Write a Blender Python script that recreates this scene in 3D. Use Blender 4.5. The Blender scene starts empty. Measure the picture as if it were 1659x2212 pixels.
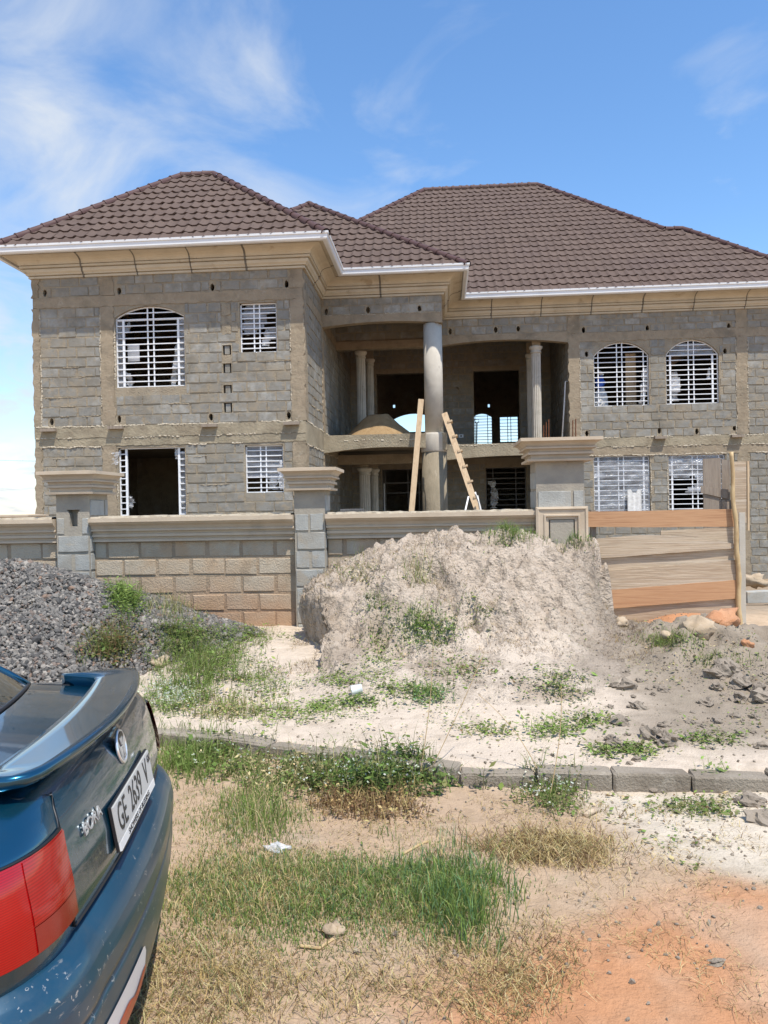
import bpy, bmesh, math, random
import numpy as np
from mathutils import Vector, Matrix
from mathutils.geometry import delaunay_2d_cdt
random.seed(7); RNG = np.random.default_rng(11)
S = bpy.context.scene
COL = S.collection

# ------------------------------------------------------------------ camera
F, CX, CY, HEYE = 1640.0, 829.5, 1106.0, 1.7
YAW, PITCH, ROLL = 0.075, -0.0055, 0.018
_f = np.array([-math.sin(YAW)*math.cos(PITCH), math.cos(YAW)*math.cos(PITCH), math.sin(PITCH)])
_r0 = np.array([math.cos(YAW), math.sin(YAW), 0.0]); _u0 = np.cross(_r0, _f)
_r = math.cos(ROLL)*_r0 - math.sin(ROLL)*_u0
_u = math.sin(ROLL)*_r0 + math.cos(ROLL)*_u0
cam = bpy.data.cameras.new('camera'); co = bpy.data.objects.new('camera', cam); COL.objects.link(co)
cam.sensor_fit = 'VERTICAL'; cam.sensor_height = 36.0; cam.lens = F/2212*36.0
cam.clip_start = 0.05; cam.clip_end = 6000
m = Matrix.Identity(4)
for i in range(3):
    m[i][0] = _r[i]; m[i][1] = _u[i]; m[i][2] = -_f[i]
m[2][3] = HEYE
co.matrix_world = m
S.camera = co

# ------------------------------------------------------------------ sky, sun, exposure
SUN_D = Vector((-0.75, 1.0, -2.6)).normalized()
elev = math.asin(-SUN_D.z); azim = math.atan2(-SUN_D.x, -SUN_D.y)
W = bpy.data.worlds.new('World'); S.world = W; W.use_nodes = True
nt = W.node_tree; nt.nodes.clear()
out = nt.nodes.new('ShaderNodeOutputWorld'); bg = nt.nodes.new('ShaderNodeBackground')
sky = nt.nodes.new('ShaderNodeTexSky'); sky.sky_type = 'NISHITA'; sky.sun_disc = False
sky.sun_elevation = elev; sky.sun_rotation = azim
sky.air_density = 1.1; sky.dust_density = 0.15; sky.ozone_density = 4.0; sky.altitude = 100
bg.inputs['Strength'].default_value = 0.15
def wn(t, **k):
    n = nt.nodes.new(t)
    for a, v in k.items(): setattr(n, a, v)
    return n
tc = wn('ShaderNodeTexCoord')
sep = wn('ShaderNodeSeparateXYZ'); nt.links.new(tc.outputs['Generated'], sep.inputs[0])
def wmath(op, a, b=None, c=None, clamp=False):
    n = wn('ShaderNodeMath', operation=op); n.use_clamp = clamp
    for i, v in enumerate((a, b, c)):
        if v is None: continue
        if isinstance(v, (int, float)): n.inputs[i].default_value = v
        else: nt.links.new(v, n.inputs[i])
    return n.outputs[0]
den = wmath('ADD', wmath('MAXIMUM', sep.outputs['Z'], 0.0), 0.22)
cmb = wn('ShaderNodeCombineXYZ')
nt.links.new(wmath('DIVIDE', sep.outputs['X'], den), cmb.inputs[0])
nt.links.new(wmath('DIVIDE', sep.outputs['Y'], den), cmb.inputs[1])
n1 = wn('ShaderNodeTexNoise'); n1.inputs['Scale'].default_value = 2.6; n1.inputs['Detail'].default_value = 10
n1.inputs['Roughness'].default_value = 0.56; n1.inputs['Distortion'].default_value = 0.7
nt.links.new(cmb.outputs[0], n1.inputs['Vector'])
n2 = wn('ShaderNodeTexNoise'); n2.inputs['Scale'].default_value = 0.55; n2.inputs['Detail'].default_value = 3
nt.links.new(cmb.outputs[0], n2.inputs['Vector'])
# a cloud bank that thickens towards the west (-X) and the horizon
west = wmath('MULTIPLY', wmath('SUBTRACT', wmath('MULTIPLY', sep.outputs['X'], -1.0), 0.02), 0.62)
low = wmath('MULTIPLY', wmath('SUBTRACT', 0.5, sep.outputs['Z']), 0.22)
tot = wmath('ADD', wmath('ADD', wmath('ADD', wmath('MULTIPLY', n1.outputs[0], 1.9), wmath('MULTIPLY', n2.outputs[0], 0.35)), west), low)
fac = wmath('MULTIPLY', wmath('SUBTRACT', tot, 1.13), 1.5, clamp=True)
fac = wmath('MULTIPLY', wmath('POWER', fac, 1.25), 0.93)
mix = wn('ShaderNodeMixRGB'); nt.links.new(fac, mix.inputs[0])
hs = wn('ShaderNodeHueSaturation'); hs.inputs['Saturation'].default_value = 1.12; hs.inputs['Value'].default_value = 1.08
nt.links.new(sky.outputs[0], hs.inputs['Color']); nt.links.new(hs.outputs[0], mix.inputs[1])
mix.inputs[2].default_value = (3.7, 3.95, 4.25, 1)
nt.links.new(mix.outputs[0], bg.inputs['Color']); nt.links.new(bg.outputs[0], out.inputs[0])
sl = bpy.data.lights.new('sun', 'SUN'); sl.energy = 4.2; sl.angle = math.radians(0.53); sl.color = (1.0, 0.95, 0.87)
so = bpy.data.objects.new('sun', sl); COL.objects.link(so)
so.rotation_euler = SUN_D.to_track_quat('-Z', 'Y').to_euler(); so.location = (20, -25, 60)
S.view_settings.view_transform = 'Standard'; S.view_settings.look = 'None'
S.view_settings.gamma = 1.0; S.view_settings.exposure = 0.5
S.view_settings.use_curve_mapping = False
S.cycles.max_bounces = 8; S.cycles.diffuse_bounces = 2; S.cycles.transparent_max_bounces = 12

# ------------------------------------------------------------------ materials
MATS = {}
def rgb(c): return (c[0], c[1], c[2], 1.0)
class NT:
    def __init__(s, name):
        s.m = bpy.data.materials.new(name); s.m.use_nodes = True; s.t = s.m.node_tree
        s.t.nodes.clear(); s.out = s.n('ShaderNodeOutputMaterial')
    def n(s, t, **k):
        x = s.t.nodes.new(t)
        for a, v in k.items(): setattr(x, a, v)
        return x
    def set(s, sock, v):
        if v is None: return
        if hasattr(v, 'is_output') : s.t.links.new(v, sock)
        elif isinstance(v, (tuple, list)) and len(v) == 3 and sock.type == 'RGBA': sock.default_value = rgb(v)
        else: sock.default_value = v
    def math(s, op, a, b=None, clamp=False):
        x = s.n('ShaderNodeMath', operation=op); x.use_clamp = clamp
        s.set(x.inputs[0], a); s.set(x.inputs[1], b); return x.outputs[0]
    def pos(s, stretch=(1, 1, 1), local=False):
        src = s.n('ShaderNodeTexCoord').outputs['Object'] if local else s.n('ShaderNodeNewGeometry').outputs['Position']
        v = s.n('ShaderNodeVectorMath', operation='MULTIPLY'); s.t.links.new(src, v.inputs[0]); v.inputs[1].default_value = stretch
        return v.outputs[0]
    def noise(s, vec, scale, detail=6, rough=.55, dist=0):
        x = s.n('ShaderNodeTexNoise'); s.t.links.new(vec, x.inputs['Vector'])
        x.inputs['Scale'].default_value = scale; x.inputs['Detail'].default_value = detail
        x.inputs['Roughness'].default_value = rough; x.inputs['Distortion'].default_value = dist
        return x.outputs[0]
    def ramp(s, fac, stops):
        x = s.n('ShaderNodeValToRGB'); s.t.links.new(fac, x.inputs[0]); cr = x.color_ramp
        while len(cr.elements) < len(stops): cr.elements.new(.5)
        for e, (p, c) in zip(cr.elements, stops): e.position = p; e.color = rgb(c) if len(c) == 3 else c
        return x.outputs[0]
    def mix(s, fac, a, b, mode='MIX'):
        x = s.n('ShaderNodeMixRGB', blend_type=mode); s.set(x.inputs[0], fac); s.set(x.inputs[1], a); s.set(x.inputs[2], b)
        return x.outputs[0]
    def rand(s):
        o = s.n('ShaderNodeObjectInfo').outputs['Random']; i = s.n('ShaderNodeNewGeometry').outputs['Random Per Island']
        return s.math('FRACT', s.math('ADD', o, i))
def smooth(t, v, lo, hi):
    x = t.n('ShaderNodeMapRange', interpolation_type='SMOOTHSTEP'); t.set(x.inputs['Value'], v)
    x.inputs['From Min'].default_value = lo; x.inputs['From Max'].default_value = hi
    return x.outputs[0]
def M(name, cols, scale=3., detail=6, rough=.9, bump=.3, bscale=40., bdist=.01, rnd=0., over=(), vcol=False,
      spec=.25, metal=0., coat=0., stretch=(1, 1, 1), local=False, rvar=0., bump2=None, dist=0., hgrad=None):
    """cols: colours along a noise ramp; over: (colour, noise scale, lo, hi, strength) patches; rnd: share of a per-piece random"""
    t = NT(name); p = t.pos(stretch, local)
    nf = t.noise(p, scale, detail, dist=dist)
    nf = smooth(t, nf, .25, .75)
    if rnd:
        r = t.rand(); nf = t.math('ADD', t.math('MULTIPLY', nf, 1-rnd), t.math('MULTIPLY', r, rnd))
    c = t.ramp(nf, [(i/(len(cols)-1) if len(cols) > 1 else 0, q) for i, q in enumerate(cols)]) if len(cols) > 1 else cols[0]
    if vcol:
        a = t.n('ShaderNodeAttribute'); a.attribute_name = 'Col'
        c = t.mix(1.0, a.outputs['Color'], c, 'MULTIPLY')
    for (oc, sc, lo, hi, st) in over:
        f = t.math('MULTIPLY', smooth(t, t.noise(p, sc, 7, .6), lo, hi), st)
        c = t.mix(f, c, oc)
    if hgrad:                                    # dirt splashed up from the ground: (colour, z0, z1, strength)
        oc, z0, z1, st = hgrad
        sp = t.n('ShaderNodeSeparateXYZ'); t.t.links.new(t.n('ShaderNodeNewGeometry').outputs['Position'], sp.inputs[0])
        zz = t.math('ADD', sp.outputs['Z'], t.math('MULTIPLY', t.math('SUBTRACT', t.noise(p, 3.0, 5), .5), (z1-z0)*1.1))
        f = t.math('MULTIPLY', smooth(t, zz, z1, z0), st); c = t.mix(f, c, oc)
    b = t.n('ShaderNodeBsdfPrincipled'); t.set(b.inputs['Base Color'], c)
    if rvar:
        rr = t.math('ADD', rough-rvar/2, t.math('MULTIPLY', t.noise(p, bscale*.2, 5), rvar)); t.set(b.inputs['Roughness'], rr)
    else: b.inputs['Roughness'].default_value = rough
    b.inputs['Specular IOR Level'].default_value = spec; b.inputs['Metallic'].default_value = metal
    b.inputs['Coat Weight'].default_value = coat; b.inputs['Coat Roughness'].default_value = .04
    if bump:
        h = t.noise(p, bscale, 5, .6)
        if bump2: h = t.math('ADD', h, t.math('MULTIPLY', t.noise(p, bump2[0], 4), bump2[1]))
        bn = t.n('ShaderNodeBump'); bn.inputs['Strength'].default_value = bump; bn.inputs['Distance'].default_value = bdist
        t.t.links.new(h, bn.inputs['Height']); t.t.links.new(bn.outputs[0], b.inputs['Normal'])
    t.t.links.new(b.outputs[0], t.out.inputs[0]); MATS[name] = t.m; return t.m

TAN = (.33, .262, .18); TAN2 = (.40, .325, .23); TAND = (.24, .19, .135)
WASH = [((.305, .25, .175), 1.1, .50, .66, .6), ((.40, .375, .32), .75, .56, .68, .65), ((.18, .16, .125), 1.7, .54, .68, .55), ((.32, .26, .18), 6.5, .54, .63, .65), ((.12, .105, .08), 14, .64, .70, .5)]
M('block', [(.185, .178, .158), (.26, .248, .218), (.225, .205, .168), (.285, .272, .24), (.40, .382, .335)], 5, rnd=.6, bump=.8, bscale=60, bdist=.015, over=WASH)
M('mortar', [(.25, .205, .145), (.31, .255, .18), (.34, .285, .205)], 4, bump=.8, bscale=28, bdist=.03, over=WASH)
M('render_band', [(.26, .205, .14), (.325, .26, .18), (.235, .19, .13)], 2.2, bump=.7, bscale=16, bdist=.025, over=[((.16, .135, .10), 1.3, .52, .7, .55), ((.40, .345, .265), 6, .6, .7, .5), ((.13, .105, .075), 18, .62, .68, .5)])
M('slab_band', [(.235, .19, .13), (.31, .26, .18), (.37, .31, .215)], 2.6, bump=.7, bscale=20, bdist=.03, over=[((.23, .20, .14), 1.8, .5, .68, .55)])
M('ridge_mortar', [(.36, .30, .22), (.50, .44, .34)], 8, bump=.6, bscale=40)
M('concrete', [(.40, .36, .295), (.50, .455, .38), (.44, .395, .325)], 2.2, bump=.35, bscale=50, over=[((.24, .20, .15), 3, .62, .72, .5)])
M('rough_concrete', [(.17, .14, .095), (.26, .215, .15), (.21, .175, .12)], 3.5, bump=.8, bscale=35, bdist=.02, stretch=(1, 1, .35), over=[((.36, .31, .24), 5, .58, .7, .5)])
M('screed', [(.15, .125, .095), (.21, .175, .13)], 2, bump=.3)
M('roof_tile', [(.082, .055, .043), (.118, .082, .065), (.10, .069, .055), (.142, .101, .08)], 1.2, rnd=.6, rough=.8, bump=.35, bscale=160, bdist=.004, spec=.25, over=[((.09, .062, .055), .6, .5, .75, .4)])
M('ridge_cap', [(.075, .04, .036), (.10, .056, .05)], 2, rnd=.4, rough=.6, bump=.25, bscale=160, bdist=.003)
M('cornice', [(.47, .405, .30), (.55, .475, .355), (.50, .425, .31)], 1.6, rough=.85, bump=.2, bscale=60, bdist=.006,
  over=[((.30, .215, .13), 2.6, .57, .72, .6), ((.28, .235, .175), .9, .58, .73, .5)])
M('cornice_joint', [(.12, .105, .085), (.2, .175, .14)], 9, bump=.7, bscale=30)
M('gutter', [(.78, .78, .77), (.70, .70, .69)], 1.5, rough=.35, bump=0, spec=.5, over=[((.5, .47, .42), 3, .62, .75, .3)])
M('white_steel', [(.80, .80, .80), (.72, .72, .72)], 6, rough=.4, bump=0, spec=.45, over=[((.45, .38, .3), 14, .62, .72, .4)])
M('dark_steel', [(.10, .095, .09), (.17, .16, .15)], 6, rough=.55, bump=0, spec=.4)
M('coping', [(.455, .36, .255), (.535, .435, .32), (.49, .39, .28)], 2, rough=.85, bump=.25, bscale=45, over=[((.28, .225, .165), 1.6, .55, .72, .4), ((.52, .455, .36), 5, .6, .72, .3)])
M('wall_block', [(.36, .29, .205), (.47, .40, .30), (.41, .315, .21)], 4, rnd=.55, bump=.8, bscale=45, bdist=.015,
  over=[((.45, .29, .165), 1.5, .48, .66, .6), ((.26, .215, .16), 3, .58, .72, .5)], hgrad=((.42, .235, .125), .0, 1.15, .7))
M('wall_mortar', [(.30, .225, .15), (.375, .285, .195)], 5, bump=.8, bscale=30, bdist=.02, hgrad=((.33, .19, .11), .0, .95, .65))
M('pillar_block', [(.27, .265, .24), (.38, .375, .34), (.32, .29, .24)], 4, rnd=.4, bump=.6, bscale=55, bdist=.012, over=[((.37, .30, .215), 3, .56, .68, .6)])
M('pillar_mortar', [(.28, .25, .205), (.37, .325, .255)], 4, bump=.5, bscale=30, bdist=.015)
M('wood_new', [(.40, .21, .105), (.50, .29, .155), (.33, .165, .085)], 5, stretch=(.3, 8, 13), dist=.4, rough=.7, bump=.3, bscale=12, bdist=.004, over=[((.27, .13, .07), 2.4, .6, .74, .5)])
M('wood_grey', [(.42, .315, .21), (.54, .43, .305), (.37, .27, .18), (.48, .37, .255)], 7, stretch=(.3, 8, 13), dist=.4, rough=.9, bump=.7, bscale=16, bdist=.008, rnd=.3, over=[((.25, .18, .125), 2.0, .56, .70, .45), ((.60, .52, .41), .9, .50, .66, .6), ((.17, .13, .10), 9, .63, .70, .5)])
M('wood_pale', [(.50, .36, .22), (.58, .43, .27), (.44, .30, .18)], 4, stretch=(5, 5, .6), rough=.7, bump=.2)
M('wood_old', [(.22, .175, .135), (.30, .245, .19), (.18, .145, .115)], 4, stretch=(6, 6, .6), rough=.9, bump=.5, bscale=20, rnd=.3)
M('bamboo', [(.42, .29, .14), (.52, .38, .20), (.36, .235, .11)], 5, stretch=(2, 2, .8), rough=.55, bump=.15, spec=.4)
M('brown_sand', [(.27, .175, .085), (.34, .23, .12)], 6, bump=.7, bscale=60, bdist=.015)
M('mound_soil', [(.88, .87, .86), (1.08, 1.08, 1.09), (.97, .96, .95)], 3, vcol=True, bump=1., bscale=30, bdist=.04, bump2=(11, 1.8),
  over=[((.30, .23, .165), .9, .50, .66, .7), ((.30, .24, .18), 2.6, .52, .66, .65), ((.53, .45, .365), 6, .58, .7, .5), ((.20, .155, .11), 9, .58, .68, .65), ((.19, .15, .11), 22, .60, .68, .6)])
M('ground', [(.88, .88, .88), (1.0, 1.0, 1.0), (.80, .79, .77)], 6, bump=.9, bscale=70, bdist=.012, bump2=(17, 1.4), vcol=True, over=[((.30, .22, .155), 42, .66, .72, .5)])
M('kerb', [(.22, .185, .14), (.29, .245, .19), (.195, .16, .12)], 4, rnd=.4, bump=.9, bscale=60, bdist=.015, over=[((.44, .385, .31), 6, .56, .7, .5), ((.20, .175, .145), 25, .60, .68, .6)])
M('gravel', [(.045, .042, .04), (.11, .102, .092), (.185, .168, .145), (.065, .062, .058), (.31, .275, .23), (.13, .12, .108), (.24, .15, .10)], 8, rnd=.93, rough=.75, bump=.3, bscale=60, spec=.35)
M('gravel_base', [(.10, .09, .075), (.16, .14, .115)], 9, bump=.9, bscale=40, bdist=.03)
M('clod', [(.215, .175, .135), (.29, .24, .185)], 8, rnd=.4, bump=.9, bscale=30, bdist=.02)
M('pale_stone', [(.36, .27, .18), (.46, .36, .25)], 8, bump=.6, bscale=30)
M('laterite', [(.42, .20, .10), (.50, .265, .145)], 6, bump=.8, bscale=40, bdist=.02)
M('rust', [(.16, .06, .03), (.25, .10, .045)], 12, rough=.8, bump=.3)
M('cardboard', [(.70, .68, .64), (.78, .76, .72)], 3, bump=.1)
M('blue_plastic', [(.03, .09, .42), (.05, .14, .55)], 5, rough=.4, bump=.3, bscale=14, bdist=.03)
M('cloth', [(.62, .60, .56), (.74, .72, .68)], 8, bump=.5, bscale=14, bdist=.03)
M('tin', [(.66, .66, .64), (.75, .75, .73)], 4, rough=.35, metal=.3, bump=0)
M('wire', [(.05, .05, .05)], bump=0)
def leafmat(name, tint, trans=.35):
    t = NT(name); a = t.n('ShaderNodeAttribute'); a.attribute_name = 'Col'
    c = t.mix(1.0, a.outputs['Color'], tint, 'MULTIPLY')
    d = t.n('ShaderNodeBsdfPrincipled'); t.set(d.inputs['Base Color'], c); d.inputs['Roughness'].default_value = .6; d.inputs['Specular IOR Level'].default_value = .25
    tr = t.n('ShaderNodeBsdfTranslucent'); t.set(tr.inputs['Color'], c)
    mx = t.n('ShaderNodeMixShader'); mx.inputs[0].default_value = trans
    t.t.links.new(d.outputs[0], mx.inputs[1]); t.t.links.new(tr.outputs[0], mx.inputs[2]); t.t.links.new(mx.outputs[0], t.out.inputs[0])
    MATS[name] = t.m
leafmat('leaf', (1, 1, 1))
def plastic(name, alpha, col, rough=.18):
    t = NT(name); p = t.pos()
    g = t.n('ShaderNodeBsdfGlossy'); g.inputs['Roughness'].default_value = rough; t.set(g.inputs['Color'], (.9, .9, .9))
    d = t.n('ShaderNodeBsdfDiffuse'); t.set(d.inputs['Color'], col)
    tr = t.n('ShaderNodeBsdfTransparent')
    fr = t.n('ShaderNodeFresnel'); fr.inputs[0].default_value = 1.45
    m1 = t.n('ShaderNodeMixShader'); t.t.links.new(t.math('ADD', fr.outputs[0], .12, True), m1.inputs[0])
    t.t.links.new(d.outputs[0], m1.inputs[1]); t.t.links.new(g.outputs[0], m1.inputs[2])
    m2 = t.n('ShaderNodeMixShader')
    f = t.math('MULTIPLY', smooth(t, t.noise(t.pos((.6, 1, 2.2)), 2.5, 4), .3, .75), alpha*.9, True); t.t.links.new(t.math('ADD', f, alpha*.5, True), m2.inputs[0])
    t.t.links.new(tr.outputs[0], m2.inputs[1]); t.t.links.new(m1.outputs[0], m2.inputs[2]); t.t.links.new(m2.outputs[0], t.out.inputs[0])
    bn = t.n('ShaderNodeBump'); bn.inputs['Strength'].default_value = .8; bn.inputs['Distance'].default_value = .03
    t.t.links.new(t.noise(t.pos((.7, 1, 5)), 5, 5, .6, .8), bn.inputs['Height']); t.t.links.new(bn.outputs[0], g.inputs['Normal'])
    MATS[name] = t.m
plastic('plastic_film', .40, (.62, .63, .65))
plastic('clear_bag', .5, (.72, .72, .72))
# ------------------------------------------------------------------ helpers
def link(o): COL.objects.link(o); return o
def thing(name, label, cat, loc=(0, 0, 0), group=None, rotz=0):
    o = bpy.data.objects.new(name, None); o.location = loc; o.rotation_euler = (0, 0, rotz); o.empty_display_size = .2
    link(o); return tag(o, label, cat, group, 'thing')
def tag(o, label=None, cat=None, group=None, kind=None):
    for k, v in (('label', label), ('category', cat), ('group', group), ('kind', kind)):
        if v: o[k] = v
    return o
def parent(o, p, local=False):
    if p is not None:
        o.parent = p
        if not local:
            mw = Matrix.Identity(4); q = p
            chain = []
            while q is not None: chain.append(q); q = q.parent
            for q in reversed(chain): mw = mw @ q.matrix_parent_inverse @ q.matrix_basis
            o.matrix_parent_inverse = mw.inverted()
    return o
def mesh(name, v, f, mat, smooth=False):
    me = bpy.data.meshes.new(name); me.from_pydata([tuple(p) for p in v], [], [tuple(q) for q in f])
    if mat: me.materials.append(MATS[mat] if isinstance(mat, str) else mat)
    if smooth: me.polygons.foreach_set('use_smooth', [True]*len(me.polygons))
    me.update(); return me
def obj(name, v, f, mat, par=None, smooth=False, local=False):
    o = bpy.data.objects.new(name, mesh(name, v, f, mat, smooth)); link(o); return parent(o, par, local)
def inst(name, me, par, loc, rot=(0, 0, 0), scale=(1, 1, 1), local=False):
    o = bpy.data.objects.new(name, me); o.location = loc; o.rotation_euler = rot; o.scale = scale; link(o); return parent(o, par, local)
class MB:
    def __init__(s): s.v = []; s.f = []
    def add(s, v, f):
        b = len(s.v); s.v += [tuple(p) for p in v]; s.f += [tuple(i+b for i in q) for q in f]; return s
    def box(s, x0, x1, y0, y1, z0, z1, bev=0):
        v = [(x, y, z) for x in (x0, x1) for y in (y0, y1) for z in (z0, z1)]
        return s.add(v, [(0, 1, 3, 2), (4, 6, 7, 5), (0, 4, 5, 1), (2, 3, 7, 6), (0, 2, 6, 4), (1, 5, 7, 3)])
    def bar(s, p, q, w, h, up=(0, 0, 1)):
        p, q = Vector(p), Vector(q); d = (q-p).normalized(); up = Vector(up)
        if abs(d.dot(up)) > .98: up = Vector((0, 1, 0))
        a = d.cross(up).normalized(); b = a.cross(d).normalized()
        v = [c+a*i*w/2+b*j*h/2 for c in (p, q) for i, j in ((-1, -1), (1, -1), (1, 1), (-1, 1))]
        return s.add(v, [(3, 2, 1, 0), (4, 5, 6, 7), (0, 1, 5, 4), (1, 2, 6, 5), (2, 3, 7, 6), (3, 0, 4, 7)])
    def tube(s, pts, r, n=8, cap=True):
        pts = [Vector(p) for p in pts]; rs = r if isinstance(r, (list, tuple)) else [r]*len(pts); v = []; f = []
        for i, p in enumerate(pts):
            d = (pts[min(i+1, len(pts)-1)]-pts[max(i-1, 0)]).normalized()
            u = Vector((0, 0, 1)) if abs(d.z) < .9 else Vector((0, 1, 0))
            a = d.cross(u).normalized(); b = a.cross(d)
            v += [p+(a*math.cos(2*math.pi*k/n)+b*math.sin(2*math.pi*k/n))*rs[i] for k in range(n)]
        for i in range(len(pts)-1):
            f += [(i*n+k, (i+1)*n+k, (i+1)*n+(k+1) % n, i*n+(k+1) % n) for k in range(n)]
        if cap: f += [tuple(range(n)), tuple(range((len(pts)-1)*n+n-1, (len(pts)-1)*n-1, -1))]
        return s.add(v, f)
    def lathe(s, c, prof, n=24, flute=0):
        v = []; f = []
        for (r, z) in prof:
            for k in range(n):
                rr = r*(1-(flute if k % 2 else 0)); a = 2*math.pi*k/n; v.append((c[0]+rr*math.cos(a), c[1]+rr*math.sin(a), c[2]+z))
        for i in range(len(prof)-1):
            f += [(i*n+k, i*n+(k+1) % n, (i+1)*n+(k+1) % n, (i+1)*n+k) for k in range(n)]
        f += [tuple(range(n-1, -1, -1)), tuple(range((len(prof)-1)*n, len(prof)*n))]
        return s.add(v, f)
    def obj(s, name, mat, par=None, smooth=False, local=False): return obj(name, s.v, s.f, mat, par, smooth, local)

# numpy gradient noise
def _h(ix, iy, seed):
    h = (ix.astype(np.int64)*374761393 + iy.astype(np.int64)*668265263 + seed*974634777) & 0x7fffffff
    h = ((h ^ (h >> 13))*1274126177) & 0x7fffffff
    return ((h ^ (h >> 16)) & 0xffff)/65535.0
def vnoise(x, y, seed=0):
    x = np.asarray(x, float); y = np.asarray(y, float)
    ix = np.floor(x); iy = np.floor(y); fx = x-ix; fy = y-iy
    fx = fx*fx*fx*(fx*(fx*6-15)+10); fy = fy*fy*fy*(fy*(fy*6-15)+10)
    a = _h(ix, iy, seed); b = _h(ix+1, iy, seed); c = _h(ix, iy+1, seed); d = _h(ix+1, iy+1, seed)
    return (a*(1-fx)+b*fx)*(1-fy)+(c*(1-fx)+d*fx)*fy - .5
def fbm(x, y, sc, octv=4, seed=0, gain=.5):
    r = 0; a = 1; t = 0
    for i in range(octv):
        r = r+a*vnoise(np.asarray(x)*sc*2**i+17*i, np.asarray(y)*sc*2**i+31*i, seed+i); t += a; a *= gain
    return r/t*2
def sstep(a, b, x): t = np.clip((np.asarray(x, float)-a)/(b-a), 0, 1); return t*t*(3-2*t)

# straight wall frames: s runs along d, out runs along n
class WF:
    def __init__(s, o, d, n): s.o = Vector((o[0], o[1], 0)); s.d = Vector((d[0], d[1], 0)); s.n = Vector((n[0], n[1], 0)); s.ang = math.atan2(d[1], d[0])
    def p(s, a, z, outw=0.): q = s.o+s.d*a+s.n*outw; return (q.x, q.y, z)
def arch_poly(s0, s1, z0, zs, rise, n=14):
    """opening with a segmental head: z0 sill, zs springing, rise"""
    w = (s1-s0)/2; R = (w*w+rise*rise)/(2*rise); cx = (s0+s1)/2; cz = zs+rise-R; a = math.asin(min(1, w/R))
    return [(s0, z0), (s1, z0)]+[(cx+R*math.sin(t), cz+R*math.cos(t)) for t in np.linspace(a, -a, n)]
def arch_z(s, s0, s1, zs, rise):
    w = (s1-s0)/2; R = (w*w+rise*rise)/(2*rise); cx = (s0+s1)/2; cz = zs+rise-R
    return cz+math.sqrt(max(0, R*R-(s-cx)**2))
def rect(s0, s1, z0, z1): return [(s0, z0), (s1, z0), (s1, z1), (s0, z1)]
def panel(name, wf, outer, holes, thick, mat, par, outw=0.):
    loops = [outer]+list(holes); v2 = []; e = []
    for L in loops:
        b = len(v2); v2 += [Vector(q) for q in L]; e += [(b+i, b+(i+1) % len(L)) for i in range(len(L))]
    vo, eo, fo, *_ = delaunay_2d_cdt(v2, e, [], 0, 1e-5)
    def pin(L, u, w):
        r = False
        for i in range(len(L)):
            a, b = L[i], L[(i+1) % len(L)]
            if (a[1] > w) != (b[1] > w) and u < (b[0]-a[0])*(w-a[1])/(b[1]-a[1])+a[0]: r = not r
        return r
    keep = []
    for q in fo:
        u = sum(vo[i].x for i in q)/len(q); w = sum(vo[i].y for i in q)/len(q)
        if pin(outer, u, w) and not any(pin(h, u, w) for h in holes): keep.append(q)
    fo = keep
    v = [wf.p(q.x, q.y, outw) for q in vo]+[wf.p(q.x, q.y, outw-thick) for q in vo]; N = len(vo)
    def ccw(q):
        a = sum(vo[q[i]].x*vo[q[(i+1) % len(q)]].y-vo[q[(i+1) % len(q)]].x*vo[q[i]].y for i in range(len(q))); return q if a > 0 else list(reversed(q))
    flip = wf.d.cross(Vector((0, 0, 1))).dot(wf.n) < 0
    F_ = [ccw(list(q)) for q in fo]
    f = [tuple(reversed(q)) if flip else tuple(q) for q in F_]
    f += [tuple(N+i for i in (q if flip else reversed(q))) for q in F_]
    cnt = {}
    for q in F_:
        for i in range(len(q)):
            k = (q[i], q[(i+1) % len(q)]); cnt[k] = 1
    for (a, b) in list(cnt):
        if (b, a) not in cnt: f.append((b, a, N+a, N+b) if not flip else (a, b, N+b, N+a))
    return obj(name, v, f, mat, par)

# concrete blocks, laid in running bond
def block_mesh(seed, jit=.02):
    r = random.Random(seed); cx, cz = .014, .03
    ring = [(-.5, -.5), (0, -.5), (.5, -.5), (.5, 0), (.5, .5), (0, .5), (-.5, .5), (-.5, 0)]
    back = [(x+r.uniform(-.006, .006), 1., z+r.uniform(-.02, .02)) for x, z in ring]
    front = [(x*(1-2*cx)+r.uniform(-.012, .012), r.uniform(-.12, .12), z*(1-2*cz)+r.uniform(-jit, jit)*1.2) for x, z in ring]
    cen = (r.uniform(-.1, .1), r.uniform(-.12, .05), r.uniform(-.1, .1))
    v = back+front+[cen]
    f = [(i, (i+1) % 8, 8+(i+1) % 8, 8+i) for i in range(8)]+[(8+i, 8+(i+1) % 8, 16) for i in range(8)]
    return np.array(v), f
BLK = [block_mesh(i) for i in range(10)]
_bm = {}
def blk_me(k, mat):
    if (k, mat) not in _bm: _bm[(k, mat)] = mesh('concrete_block', BLK[k][0], BLK[k][1], mat)
    return _bm[(k, mat)]
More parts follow.
